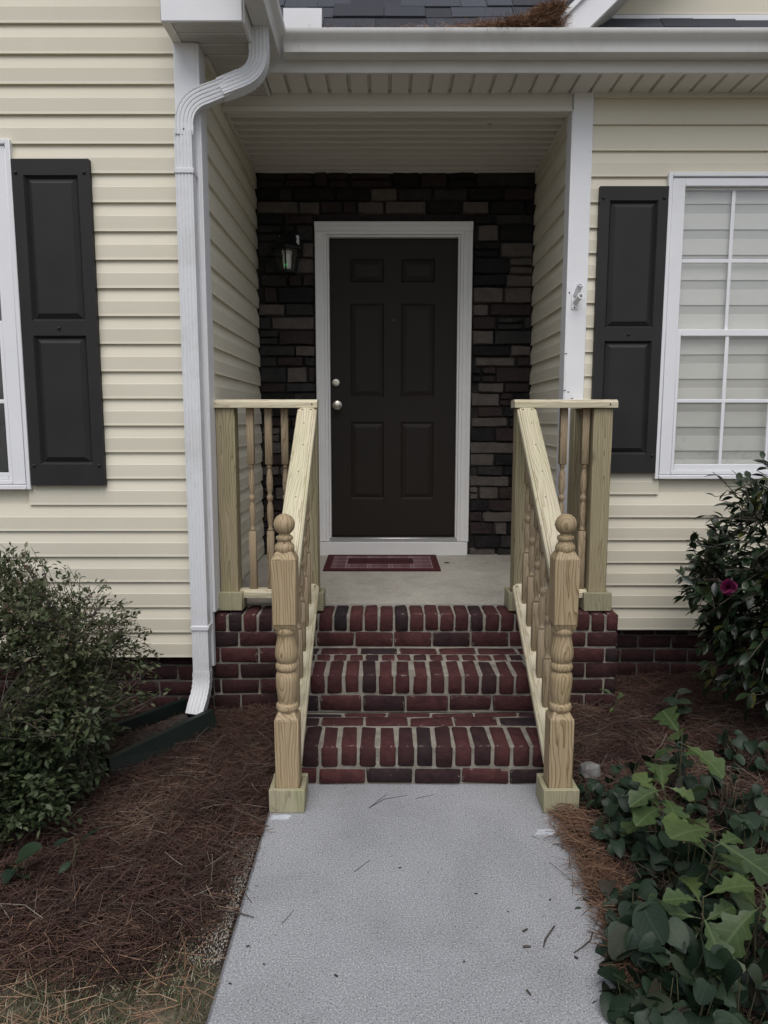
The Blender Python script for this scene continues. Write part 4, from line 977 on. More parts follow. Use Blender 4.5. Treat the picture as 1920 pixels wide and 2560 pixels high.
H6 = T(lx, LY, 0) @ RZ(R(30))
MB().lathe([(.012, zq(215)), (.013, zq(330)), (.022, zq(560)), (.026, zq(640)), (.05, zq(800)), (.075, zq(960)), (.088, zq(1040)), (.112, zq(1110)), (.112, zq(1190)), (.095, zq(1200))], 6).obj('hood', 'black_metal', ln, H6)
gt_, gb_ = zq(1205), zq(1790)
for i in range(6):
    a0, a1 = 2*math.pi*i/6, 2*math.pi*(i+1)/6
    q = [(.094*math.cos(a0), .094*math.sin(a0), gt_), (.094*math.cos(a1), .094*math.sin(a1), gt_), (.062*math.cos(a1), .062*math.sin(a1), gb_), (.062*math.cos(a0), .062*math.sin(a0), gb_)]
    MB().add([tuple(v) for v in q]+[(x*.97, y*.97, z) for x, y, z in q], [(0, 1, 2, 3), (7, 6, 5, 4), (0, 4, 5, 1), (1, 5, 6, 2), (2, 6, 7, 3), (3, 7, 4, 0)]).obj('glass_pane', 'lantern_glass', ln, H6)
    MB().tube([q[0], q[3]], .0055, 6).obj('cage_bar', 'black_metal', ln, H6)
MB().lathe([(.066, gb_-.010), (.070, gb_-.006), (.070, gb_+.002), (.060, gb_+.006)], 6).lathe([(.004, gb_-.03), (.012, gb_-.022), (.012, gb_-.010)], 10).obj('base_ring', 'black_metal', ln, H6)
bu = MB().lathe([(.034, zq(1190)), (.034, zq(1285)), (.029, zq(1300)), (.030, zq(1500)), (.027, zq(1640)), (.022, zq(1700)), (.002, zq(1720))], 20).obj('bulb', 'bulb_white', ln, T(lx, LY, 0), 45)
MB().lathe([(.006, 0), (.006, .004), (.001, .004)], 8).obj('indicator_led', 'led_green', bu, to_front(lx-.006, zq(1605), LY-.0295))

# ------------------------------------------------------------------ flag pole bracket
fx, fz = PX(1437, 745, Y_R-.03)
fb = thing('flag_bracket', 'small white two tube flagpole bracket screwed to the corner board', 'bracket', (fx, Y_R-.024, fz))
box('plate', 'white_vinyl', fb, fx-.018, fx+.018, Y_R-.030, Y_R-.0245, fz-.062, fz+.03, .003)
for dz_, tl in ((.012, 38), (-.022, 70)):
    A = Matrix.Translation((fx+.004, Y_R-.028, fz+dz_)) @ RX(R(tl)) @ RY(R(12))
    MB().lathe([(.010, 0), (.0155, .004), (.0155, .06), (.018, .062), (.018, .07), (.0125, .07), (.012, .02), (.001, .02)], 16, None, False).obj('tube', 'white_vinyl', fb, A, 40)
for dx_, dz_ in ((-.030, .030), (.0, -.052)):
    MB().lathe([(.005, 0), (.004, .002), (.001, .002)], 8).obj('screw_head', 'screw', fb, to_front(fx+dx_, fz+dz_, Y_R-.0305 if dx_ == 0 else Y_R-.0242))

# hook in the ceiling
hx, hz = PX(1230, 283, 4.24)
hk = MB().lathe([(.02, 0), (.018, -.004), (.004, -.007), (.003, -.035), (.0005, -.036)], 12).obj('ceiling_hook', 'aluminium', None, T(hx, 4.30, Z_CEIL-.0003), 40)
tag(hk, 'small metal plant hook screwed into the recess ceiling', 'hook')

# ------------------------------------------------------------------ splash block
a = Vector((-.975, 3.475)); b_ = Vector((-1.34, 3.02)); d = (b_-a).normalized(); Ls = (b_-a).length
SM = Matrix(((d.x, -d.y, 0, a.x), (d.y, d.x, 0, a.y), (0, 0, 1, -.012), (0, 0, 0, 1)))
sb = thing('splash_block', 'dark green plastic splash block below the downspout', 'splash block', (-1.05, 3.2, 0))
m = MB(); w0, w1 = .095, .135
m.add([(0, -w0, .03), (0, w0, .03), (Ls, w1, .008), (Ls, -w1, .008), (0, -w0, -.03), (0, w0, -.03), (Ls, w1, -.03), (Ls, -w1, -.03)], [(3, 2, 1, 0), (4, 5, 6, 7), (0, 1, 5, 4), (1, 2, 6, 5), (2, 3, 7, 6), (3, 0, 4, 7)])
m.obj('channel', 'silt', sb, SM)
for s in (-1, 1):
    MB().add([(-.03, s*w0, -.03), (-.03, s*(w0+.085), -.03), (Ls+.01, s*(w1+.115), -.03), (Ls+.01, s*w1, -.03), (-.03, s*w0, .10), (-.03, s*(w0+.028), .10), (Ls-.02, s*(w1+.03), .08), (Ls-.02, s*w1, .08)],
             [(0, 3, 2, 1), (4, 5, 6, 7), (0, 1, 5, 4), (1, 2, 6, 5), (2, 3, 7, 6), (3, 0, 4, 7)]).obj('side_wall', 'green_plastic', sb, SM)
MB().box(-.045, -.028, -w0-.01, w0+.01, -.03, .07).obj('back_wall', 'green_plastic', sb, SM)
for i, f in enumerate((.2, .42, .64)):
    MB().cbox(Ls*f, Ls*f+.014, -w0-.01-.025*f, w0+.01+.025*f, .012, .034-.02*f, .003).obj('rib', 'silt', sb, SM, 40)

# ------------------------------------------------------------------ foliage tools
def leaf_shape(outline, fold=.12, curl=.15):
    """half outline [(x,y)...] from base to tip, mirrored; folded along the midrib, drooping to the tip. Length 1 along +Y"""
    k = len(outline); vs = []; fs = []
    for x, y in outline: vs.append((0, y, -curl*y*y))
    for s in (-1, 1):
        o = len(vs)
        for x, y in outline: vs.append((s*x, y, fold*x*1.6-curl*y*y))
        for i in range(k-1):
            q = (i, i+1, o+i+1, o+i); fs.append(q if s < 0 else q[::-1])
    return np.array(vs, dtype=np.float64), fs
def tri_quads(fs): return np.array(fs, dtype=np.int32)
SHAPES = {
 'camellia': leaf_shape([(.02, 0), (.15, .15), (.235, .38), (.22, .6), (.13, .83), (.0, 1.0)], .22, .18),
 'azalea': leaf_shape([(.02, 0), (.20, .28), (.22, .55), (.0, 1.0)], .18, .15),
 'heart': leaf_shape([(.08, -.08), (.26, -.15), (.44, -.08), (.54, .10), (.56, .32), (.50, .56), (.38, .76), (.20, .91), (.0, .97)], .14, .20),
 'oak': leaf_shape([(.015, 0), (.03, .10), (.10, .20), (.13, .27), (.10, .34), (.17, .42), (.27, .50), (.28, .56), (.20, .61), (.24, .69), (.34, .77), (.33, .85), (.22, .89), (.13, .97), (.0, 1.0)], .16, .26),
 'lance': leaf_shape([(.02, 0), (.14, .3), (.16, .55), (.0, 1.0)], .15, .35),
}
LMESH = {}
def leaf_mesh(kind):
    if kind not in LMESH:
        v, f = SHAPES[kind]; m = MB(); m.v = [tuple(p) for p in v]; m.f = [tuple(q) for q in f]
        me = bpy.data.meshes.new('leaf_'+kind); me.from_pydata(m.v, [], m.f); me.validate()
        me.polygons.foreach_set('use_smooth', [True]*len(me.polygons)); me.update(); LMESH[kind] = me
    return LMESH[kind]
def frame(pos, direction, size, roll=0, up=(0, 0, 1)):
    y = Vector(direction).normalized(); u = Vector(up)
    if abs(y.dot(u)) > .98: u = Vector((0, -1, .1))
    x = y.cross(u).normalized(); z = x.cross(y)
    M = Matrix((x, y, z)).transposed().to_4x4() @ RY(roll) @ SC(size, size, size); M.translation = pos; return M
def merged_leaves(name, kind, mats_, mat, parent):
    v, f = SHAPES[kind]; A = np.array([np.array(m) for m in mats_]); k = len(v)
    vs = np.einsum('nij,kj->nki', A[:, :3, :3], v)+A[:, None, :3, 3]
    fs = (np.array(f)[None]+(np.arange(len(A))*k)[:, None, None]).reshape(-1, 4)
    me = np_mesh(name, vs.reshape(-1, 3), fs, np.repeat(nr.random(len(A)), k), True)
    return mk(name, me, mat, parent, kind='stuff')
def in_view(p):
    dy, dz = p.y, p.z-CZ; d = math.cos(PT)*dy-math.sin(PT)*dz
    if d < .1: return False
    u = CX+F*p.x/d; v = CY-F*(math.sin(PT)*dy+math.cos(PT)*dz)/d
    return -5 < u < 1925 and -5 < v < 2565
def leaves(parent, kind, mats_, mat, limit, cov=.02, name='leaf', rest='foliage'):
    """the leaves that stand nearest the camera in view become parts, the rest one mass"""
    def key(m):
        p = m.translation; return (0 if in_view(p) else 1, p.length)
    mats_ = sorted(mats_, key=key); me = leaf_mesh(kind)
    for m in mats_[:limit]: mk(name, me, mat, parent, m)
    if mats_[limit:]: merged_leaves(rest, kind, mats_[limit:], mat, parent)
def wiggle(a, b, n_, amp, rg):
    a, b = Vector(a), Vector(b); out = []
    for i in range(n_+1):
        t = i/n_; p = a.lerp(b, t)
        if 0 < i < n_: p += Vector((rg.gauss(0, amp), rg.gauss(0, amp), rg.gauss(0, amp)))
        out.append(p)
    return out

# nail holes and chips on the right corner board
for u, v in ((1412, 976), (1421, 980), (1430, 996), (1415, 884)):
    x, z = PX(u, v, Y_R-.026); box('paint_chip', 'debris_dark', house, x-.007, x+.007, Y_R-.0252, Y_R-.0235, z-.002, z+.002, .0005)
# ------------------------------------------------------------------ clipped bush on the left
rg = random.Random(21)
bush = thing('clipped_bush', 'twiggy small leaved green bush before the left wall', 'bush', (-1.62, 2.93, 0))
BC = Vector((-1.65, 2.80, .40))
def bush_r(d):
    k = mnoise.noise(d*2.3+Vector((3, 1, 7)))*.16+mnoise.noise(d*5.1)*.08
    q = 1 if d.z > -.1 else .86
    return Vector((.60*(1+k)*q, .53*(1+k)*q, .55*(1+k)))
stems = MB(); lm, lm2 = [], []
anch = []
for i in range(26):
    a = rg.uniform(0, 2*math.pi); e = rg.uniform(-.15, 1.0); dv = Vector((math.cos(a)*math.cos(e), math.sin(a)*math.cos(e), math.sin(e)*.95)); rr = bush_r(dv)
    end = BC+Vector((dv.x*rr.x, dv.y*rr.y, dv.z*rr.z))*.86; base = Vector((BC.x+dv.x*.12, BC.y+dv.y*.12, -.03))
    pts = wiggle(base, end, 5, .025, rg); stems.tube(pts, [.009, .008, .0065, .005, .0035, .002], 5, cap=False); anch += pts[2:]
for i in range(6200):
    a = rg.uniform(0, 2*math.pi); e = math.asin(rg.uniform(-.62, 1)); dv = Vector((math.cos(a)*math.cos(e), math.sin(a)*math.cos(e), math.sin(e)))
    if dv.y > .55 and rg.random() < .5: continue
    rr = bush_r(dv); f = rg.uniform(.55, 1.02) if rg.random() < .8 else rg.uniform(1.0, 1.13)
    tip = BC+Vector((dv.x*rr.x, dv.y*rr.y, dv.z*rr.z))*f
    if tip.z < .01: continue
    if tip.y > Y_L-.06: continue
    if mnoise.noise(tip*6+Vector((9, 2, 4))) > .30: continue
    bs = min(anch, key=lambda q: (q-tip).length_squared)+Vector((rg.gauss(0, .035), rg.gauss(0, .035), rg.gauss(0, .035)))
    if i % 5 == 0 or f > 1.02: stems.tube(wiggle(bs, tip, 3, .012, rg), [.0022, .0018, .0014, .0009], 3, cap=False)
    out = (tip-BC).normalized()
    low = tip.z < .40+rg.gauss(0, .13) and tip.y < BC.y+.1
    for k in range(rg.choice((5, 7, 9)) if not low else rg.choice((7, 9, 10))):
        dd = (out*.7+Vector((rg.gauss(0, .75), rg.gauss(0, .75), rg.gauss(.25, .5)))).normalized()
        pos = tip-out*rg.uniform(0, .06)+Vector((rg.gauss(0, .010), rg.gauss(0, .010), rg.gauss(0, .010)))
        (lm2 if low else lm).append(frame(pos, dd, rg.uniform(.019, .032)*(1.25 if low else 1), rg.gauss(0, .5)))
BL = Vector((-1.56, 2.48, .16))
for i in range(1500):      # the skirt that spreads low toward the lawn
    a = rg.uniform(0, 2*math.pi); e = math.asin(rg.uniform(-.3, 1)); dv = Vector((math.cos(a)*math.cos(e), math.sin(a)*math.cos(e), math.sin(e)))
    k_ = 1+mnoise.noise(dv*2.7)*.3; tip = BL+Vector((dv.x*.40*k_, dv.y*.32*k_, dv.z*.30*k_))*rg.uniform(.55, 1.05)
    if tip.z < .01 or mnoise.noise(tip*6) > .33: continue
    if i % 6 == 0: stems.tube(wiggle(Vector((BL.x+rg.gauss(-.05, .14), BL.y+rg.gauss(.1, .10), -.02)), tip, 3, .02, rg), [.003, .0022, .0016, .001], 3, cap=False)
    out = (tip-BL).normalized()
    for k in range(rg.choice((6, 7, 9))):
        dd = (out*.7+Vector((rg.gauss(0, .75), rg.gauss(0, .75), rg.gauss(.25, .5)))).normalized()
        lm2.append(frame(tip-out*rg.uniform(0, .06)+Vector((rg.gauss(0, .012), rg.gauss(0, .012), rg.gauss(0, .012))), dd, rg.uniform(.022, .038), rg.gauss(0, .5)))
stems.obj('branches', 'bark', bush, None, 70)
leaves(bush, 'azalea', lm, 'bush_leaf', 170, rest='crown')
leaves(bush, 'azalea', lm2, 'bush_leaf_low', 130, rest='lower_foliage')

# ------------------------------------------------------------------ camellia on the right
rg = random.Random(5)
cam_ = thing('camellia_shrub', 'glossy dark leaved camellia with one magenta bloom below the right window', 'shrub', (2.15, 3.45, 0))
CC = Vector((2.10, 3.38, .66))
def cam_r(d):
    k = mnoise.noise(d*2.1+Vector((1, 5, 2)))*.22+mnoise.noise(d*4.7+Vector((4, 4, 0)))*.12
    return Vector((.56*(1+k), .50*(1+k), .64*(1+k)))
stems = MB(); lm = []; anch = []
for i in range(16):
    a = rg.uniform(0, 2*math.pi); e = rg.uniform(-.1, 1.25); dv = Vector((math.cos(a)*math.cos(e), math.sin(a)*math.cos(e), math.sin(e))); rr = cam_r(dv)
    end = CC+Vector((dv.x*rr.x, dv.y*rr.y, dv.z*rr.z))*.88; base = Vector((CC.x+dv.x*.06, CC.y+dv.y*.06, -.02))
    pts = wiggle(base, end, 6, .025, rg); stems.tube(pts, [.014, .012, .010, .008, .006, .004, .0025], 6, cap=False); anch += pts[2:]
tips = []
for i in range(1700):
    a = rg.uniform(0, 2*math.pi); e = math.asin(rg.uniform(-.75, 1)); dv = Vector((math.cos(a)*math.cos(e), math.sin(a)*math.cos(e), math.sin(e)))
    rr = cam_r(dv); f = rg.uniform(.55, 1.03) if rg.random() < .85 else rg.uniform(1.0, 1.15)
    tip = CC+Vector((dv.x*rr.x, dv.y*rr.y, dv.z*rr.z))*f
    if tip.z < .03 or tip.y > Y_R-.1: continue
    if mnoise.noise(tip*4.5+Vector((2, 8, 4))) > .38: continue
    tips.append(tip)
# long shoots that break the outline, read off the photo
for u, v, yy in ((1690, 1442, 3.3), (1725, 1345, 3.35), (1740, 1385, 3.3), (1782, 1180, 3.45), (1830, 1175, 3.5), (1762, 1490, 3.2), (1745, 1525, 3.25), (1905, 1155, 3.4), (1760, 1290, 3.4), (1798, 1250, 3.4), (1735, 1470, 3.25), (1890, 1175, 3.4)):
    x, z = PX(u, v, yy); tips.append(Vector((x, yy, z)))
for j, tip in enumerate(tips):
    bs = min(anch, key=lambda q: (q-tip).length_squared)
    pts = wiggle(bs, tip, 3, .014, rg); stems.tube(pts, [.0035, .0028, .0022, .0015], 4, cap=False)
    out = (tip-bs).normalized()
    for k in range(rg.choice((4, 5, 6))):
        t = rg.uniform(.35, 1.0); pos = Vector(bs).lerp(tip, t)
        dd = (out*.6+(tip-CC).normalized()*.35+Vector((rg.gauss(0, .6), rg.gauss(0, .6), rg.gauss(-.1, .45)))).normalized()
        lm.append(frame(pos, dd, rg.uniform(.050, .078), rg.gauss(0, .35)))
stems.obj('branches', 'bark', cam_, None, 70)
leaves(cam_, 'camellia', lm, 'camellia_leaf', 300, rest='crown')
fx_, fz_ = PX(1819, 1467, 2.92); fpos = Vector((fx_, 2.92, fz_))
fl_ = MB().tube([fpos+Vector((.08, .35, -.05)), fpos+Vector((.03, .15, .0)), fpos], [.003, .0025, .002], 5).obj('bloom', 'bark', cam_, label='ruffled magenta bloom')
pt = leaf_mesh('heart')
for k in range(22):
    a = k*2.4; el = .15+.9*(k/22)
    dd = Vector((math.cos(a)*math.cos(el), -math.sin(el)*.9-.1, math.sin(a)*math.cos(el)))
    mk('petal', pt, 'petal', fl_, frame(fpos, dd, rg.uniform(.032, .042), rg.gauss(0, .6), (rg.gauss(0, 1), -1, rg.gauss(0, 1))))

# ------------------------------------------------------------------ oak seedlings and heart-leaved ground cover on the right
def seedling(x, y, h, nl, size, label, seed, kind='oak', mat='oak_leaf', name='oak_seedling', cat='seedling', group=None, lean=(0, 0)):
    rg = random.Random(seed); z0 = gh(x, y)
    t_ = thing(name, label, cat, (x, y, z0), group)
    top = Vector((x+lean[0], y+lean[1], z0+h)); pts = wiggle((x, y, z0-.02), top, 4, .006, rg)
    st = MB().tube(pts, [.004, .0035, .003, .0025, .0018], 5)
    ms_ = []
    for k in range(nl):
        a = k*2.4+rg.uniform(-.4, .4)+seed; f = .55+.45*(k/max(1, nl-1)); p0 = Vector(pts[0]).lerp(top, f)
        el = rg.uniform(-.35, .6); dd = Vector((math.cos(a)*math.cos(el), math.sin(a)*math.cos(el), math.sin(el)))
        p1 = p0+dd*.02; st.tube([p0, p1], [.0015, .0012], 4); ms_.append(frame(p1, dd, size*rg.uniform(.55, 1.1), rg.gauss(0, .35)) @ SC(rg.uniform(.8, 1.15), 1, rg.uniform(.5, 1.8)))
    st.obj('stem', 'green_stem', t_, None, 70)
    for m_ in ms_: mk('leaf', leaf_mesh(kind), mat, t_, m_)
    return t_
def at(u, v, z): x, y = GR(u, v, z); return x, y
OG = 'oak seedlings among the ground cover'
for (u, v, h, nl, sz, lab, sd, ln_) in (
    (1705, 1850, .34, 7, .15, 'tall oak seedling with narrow lobed leaves nearest the brick foundation', 2, (0, 0)),
    (1660, 1975, .30, 11, .14, 'bushy yellow green oak seedling between the newel base and the camellia', 3, (-.01, -.02)),
    (1775, 2085, .32, 11, .165, 'broad leaved pale green oak seedling in the middle of the ground cover', 5, (0, -.03)),
    (1750, 2235, .25, 8, .15, 'low oak seedling with one drooping bright green leaf beside the heart leaves', 8, (0, -.02)),
    (1905, 2235, .28, 8, .155, 'oak seedling at the outer side of the ground cover', 13, (0, 0))):
    x, y = at(u, v, h*.8); seedling(x, y, h, nl, sz, lab, sd, group=OG, lean=ln_)
x, y = at(1520, 1752, .06); seedling(x, 3.50, .16, 4, .06, 'tiny sprout against the porch brick on the right', 4, 'camellia', 'oak_leaf', 'sprout', 'sprout')
x, y = at(1690, 1765, .1); seedling(x, y, .18, 9, .06, 'thin dark sprout in the straw before the right foundation', 6, 'heart', 'heart_leaf', 'sprout', 'sprout')
x, y = at(1770, 1675, .1); seedling(x, y, .10, 3, .10, 'single pale leaf sprout at the foot of the camellia', 9, 'heart', 'oak_leaf', 'sprout', 'sprout')
x, y = at(185, 2120, .08); seedling(x, y, .15, 3, .085, 'three leaved green seedling in the straw below the bush', 11, 'camellia', 'heart_leaf', 'sprout', 'sprout')
x, y = at(40, 2170, .05); seedling(x, y, .10, 4, .075, 'low leafy seedling in the straw by the lawn edge', 12, 'heart', 'heart_leaf', 'sprout', 'sprout')
# creeping plants: each patch is one plant
def creeper(u, v, r, nl, s0, s1, label, seed, zlo=.02, zhi=.12):
    rg = random.Random(seed); x, y = at(u, v, .05); z0 = gh(x, y)
    t_ = thing('creeping_plant', label, 'ground cover', (x, y, z0), 'heart leaved creeping plants'); st = MB(); ms_ = []
    for k in range(nl):
        a = rg.uniform(0, 2*math.pi); d_ = r*math.sqrt(rg.random()); p1 = Vector((x+math.cos(a)*d_, y+math.sin(a)*d_, z0+rg.uniform(zlo, zhi)*(1.15-.75*d_/r)))
        p0 = Vector((x+math.cos(a)*d_*.4, y+math.sin(a)*d_*.4, z0-.01)); st.tube([p0, p0.lerp(p1, .5)+Vector((0, 0, .012)), p1], [.0018, .0016, .0013], 4, cap=False)
        b_ = rg.uniform(0, 2*math.pi); dd = Vector((math.cos(b_)*.8, math.sin(b_)*.8-.35, rg.uniform(-.95, .45)))
        ms_.append(frame(p1, dd, rg.uniform(s0*.6, s1*.88), rg.gauss(0, .5)) @ SC(rg.uniform(.78, 1.12), 1, rg.uniform(.4, 2.4)))
    st.obj('stems', 'green_stem', t_, None, 70)
    for m_ in ms_: mk('leaf', leaf_mesh('heart'), 'heart_leaf', t_, m_)
spots = [
 (1490, 1990, .12, 20, .040, .058, 'small leaved creeping plant crowding the right newel base'),
 (1455, 1960, .08, 12, .035, .05, 'low creeping plant tucked behind the right newel base'),
 (1530, 2080, .14, 22, .045, .065, 'creeping plant spreading over fresh orange straw at the path'),
 (1600, 2050, .14, 18, .045, .07, 'creeping plant between the path straw and the oak seedlings'),
 (1545, 2235, .12, 16, .05, .075, 'creeping plant with wide greyish leaves by the brown twigs'),
 (1665, 2300, .14, 18, .065, .10, 'large heart leaved plant arching over the path edge'),
 (1625, 2385, .11, 14, .07, .105, 'large veined heart leaf plant lying on the path edge'),
 (1590, 2485, .09, 9, .06, .085, 'rounded leaf plant at the near end of the path edge'),
 (1700, 2440, .15, 20, .065, .095, 'dense heart leaved plant behind the path edge leaves'),
 (1820, 2380, .16, 20, .06, .09, 'heart leaved plant under the low oak seedling'),
 (1850, 2520, .16, 18, .06, .09, 'mixed dull leaved plant among dry brown leaves'),
 (1720, 2540, .12, 14, .06, .09, 'drooping heart leaved plant near dry yellow leaves'),
 (1820, 2000, .18, 22, .05, .08, 'creeping plant below the camellia skirt'),
 (1890, 2130, .18, 22, .06, .09, 'dusky creeping plant beyond the oak seedlings'),
 (1880, 1880, .16, 16, .05, .075, 'creeping plant in the shade of the camellia'),
 (1640, 2140, .15, 20, .05, .075, 'creeping plant in the straw gap below the bushy oak seedling'),
 (1720, 2180, .16, 20, .05, .08, 'creeping plant shaded by the broad leaved oak seedling'),
 (1585, 2330, .10, 14, .05, .08, 'creeping plant whose leaves reach the bent twig'),
 (1650, 2420, .13, 18, .07, .10, 'broad heart leaved plant filling behind the veined leaves'),
 (1655, 2530, .12, 16, .06, .09, 'heart leaved plant leaning on the path beside rounded leaves'),
 (1780, 2290, .15, 18, .05, .08, 'creeping plant between two oak seedlings near dark soil'),
 (1700, 1930, .15, 18, .04, .065, 'fine creeping plant behind the bushy oak seedling'),
 (1560, 1975, .10, 14, .04, .06, 'creeping plant next to the grey rock'),
]
for i, s_ in enumerate(spots): creeper(s_[0], s_[1], s_[2], int(s_[3]*2.7), *s_[4:], seed=40+i, zhi=(.13 if s_[0] < 1560 else .24))
# fallen leaves
for i, (u, v, lab) in enumerate(((1640, 2205, 'curled brown dead leaf among the heart leaves'), (1800, 2500, 'yellowed dead leaf among dull creeping plants'), (1895, 2440, 'orange brown dead leaf beside the heart leaved plant'), (1570, 2365, 'tan dead leaf wedged under large heart leaves'))):
    x, y = at(u, v, .08); o = mk('dead_leaf', leaf_mesh('heart'), 'dry_leaf', None, frame((x, y, gh(x, y)+.05), (rng.uniform(-1, 1), -.6, .1), .05, rng.uniform(-.5, .5))); tag(o, lab, 'leaf', 'dead leaves')
# rock by the newel
x, y = at(1470, 1925, .03); rg = random.Random(3)
rk_ = MB()
rk_.lathe([(.012, -.03), (.045, -.015), (.052, .012), (.040, .045), (.012, .062)], 9)
rk_.v = [(a+rg.uniform(-.009, .009), b+rg.uniform(-.009, .009), c+rg.uniform(-.006, .006)) for a, b, c in rk_.v]
tag(rk_.obj('rock', 'rock', None, T(x, y, gh(x, y)+.025), 20), 'fist sized pale grey rock beside the right newel', 'rock')

# ------------------------------------------------------------------ pine straw, grass
GHV = np.vectorize(gh)
def needles(name, pts, mat, lmin, lmax, rad, lift, label, tiltsd=.24, parent=None, base=None, curve=.12, dirs=None):
    n_ = len(pts)
    fld = np.array([mnoise.noise(Vector((x_*4.2, y_*4.2, 3))) for x_, y_ in pts]); fl2 = np.array([mnoise.noise(Vector((x_*2.6, y_*2.6, 9)))+.6*mnoise.noise(Vector((x_*9, y_*9, 5))) for x_, y_ in pts])
    a = fld*7+nr.normal(0, .75, n_)+np.where(nr.random(n_) < .35, nr.uniform(0, 6.28, n_), 0)
    L = nr.uniform(lmin, lmax, n_); ti = nr.normal(0, tiltsd, n_)
    d = np.stack([np.cos(a)*np.cos(ti), np.sin(a)*np.cos(ti), np.sin(ti)], 1)
    sd = np.stack([-np.sin(a), np.cos(a), np.zeros(n_)], 1); up = np.cross(d, sd)*-1
    z = (GHV(pts[:, 0], pts[:, 1]) if base is None else base)+nr.random(n_)**1.4*lift
    c = np.stack([pts[:, 0], pts[:, 1], z], 1); bend = nr.normal(0, curve, n_)
    V = []
    for k, t in enumerate((-.5, 0, .5)):
        p = c+d*(L*t)[:, None]+sd*(bend*L*(.25-t*t)*2)[:, None]
        r_ = rad*(1 if k < 2 else .55)
        for q in range(3):
            ang_ = q*2*np.pi/3; V.append(p+sd*math.cos(ang_)*r_+up*math.sin(ang_)*r_)
    V = np.stack(V, 1).reshape(-1, 3)
    f = np.array([(k*3+j, k*3+(j+1) % 3, (k+1)*3+(j+1) % 3, (k+1)*3+j) for k in range(2) for j in range(3)])
    fs = (f[None]+(np.arange(n_)*9)[:, None, None]).reshape(-1, 4)
    V[:, 2] = np.maximum(V[:, 2], -.2)
    rv_ = np.clip(nr.random(n_)*.62+.19+fl2*.34, 0, .985)
    me = np_mesh(name, V, fs, np.repeat(rv_, 9))
    o = mk(name, me, mat, parent); o['kind'] = 'stuff'
    if label: o['label'] = label
    return o
def rect(n_, x0, x1, y0, y1): return np.stack([nr.uniform(x0, x1, n_), nr.uniform(y0, y1, n_)], 1)
def keep(p, f): return p[np.array([f(a, b) for a, b in p])]
lawn_edge = lambda x: 1.93+.10*math.sin(3.1*x+1)+.05*math.sin(9*x)+.12*max(0, x+.75)
pl = rect(46000, -2.4, PXL-.02, 1.75, 3.60)
dens = lambda a, b: (b > lawn_edge(a)+rng.gauss(0, .07)) and not (a > -.56+rng.gauss(0, .05) and b < 2.45 and rng.random() < .7)
pl = keep(pl, dens)
needles('pine_straw', pl, 'needle', .09, .19, .0013, .05, 'brown pine straw mulch over the left bed')
pr_ = rect(44000, PXR+.01, 2.7, 1.5, 4.10); pr_ = keep(pr_, lambda a, b: not (a < PR+.02 and b > Y_PF-.03) and rng.random() < (1 if (b > 2.75 or a < .9) else .45))
needles('pine_straw', pr_, 'needle', .09, .19, .0013, .05, 'brown pine straw mulch over the right bed')
# steps flank
pf_ = rect(1800, -.62, SXL-.02, 2.75, 3.58); needles('pine_straw', pf_, 'needle', .08, .16, .0011, .05, 'pine straw drifted against the left flank of the steps')
# fresh orange straw spilling on the path edge, on the right
e1 = np.stack([PXR-.015+nr.normal(0, .04, 1900), nr.uniform(1.75, 2.62, 1900)], 1)
e1 = keep(e1, lambda a, b: a > .60+.05*math.sin(7*b) and mnoise.noise(Vector((a*3, b*3.5, 0))) > -.25)
base = np.where(e1[:, 0] < PXR, .003, -.01); needles('spilled_straw', e1, 'needle_fresh', .06, .15, .0010, .045, 'fresh orange pine straw spilling over the right path edge', .12, None, base)
e2 = np.stack([nr.uniform(-1.6, -.47, 900), nr.uniform(1.35, 2.15, 900)], 1); needles('spilled_straw', e2, 'needle_roof', .06, .15, .0011, .045, 'scattered orange pine straw over the lawn edge')
e3 = rect(4500, -2.3, PXL-.04, 1.95, 3.3); needles('loose_straw', e3, 'needle_grey', .08, .18, .0013, .065, 'loose pale straw lying on the left mulch')
e3 = rect(3800, PXR+.03, 2.4, 1.6, 3.6); needles('loose_straw', e3, 'needle_grey', .08, .18, .0013, .07, 'loose pale straw lying on the right mulch')
# sandy crumbs at the left path edge
# needles on the roof and in the gutter
rp = []
for i in range(5200):
    t = rng.random(); x = .88-abs(rng.gauss(0, .19)); s_ = abs(rng.gauss(0, .055))
    rp.append((min(x, .93), s_))
rp = np.array(rp); sl_ = rp[:, 1]
pts = np.stack([rp[:, 0], 3.80+sl_*math.cos(RS)*1.2], 1); bz = 3.462+np.maximum(0, pts[:, 1]-3.865)*math.tan(RS)+.0
hump = .11*np.exp(-((rp[:, 0]-.86)/.15)**2)
needles('roof_straw', pts, 'needle_roof', .06, .14, .0011, .02, 'orange pine straw heaped on the roof at the gable valley', .35, None, bz+hump*nr.random(len(pts)), .2)
rp2 = np.stack([nr.uniform(-.38, .85, 700), nr.uniform(3.79, 3.87, 700)], 1)
needles('roof_straw', rp2, 'needle_roof', .03, .10, .0010, .03, 'thin line of pine straw caught along the gutter', .3, None, np.full(700, 3.448))
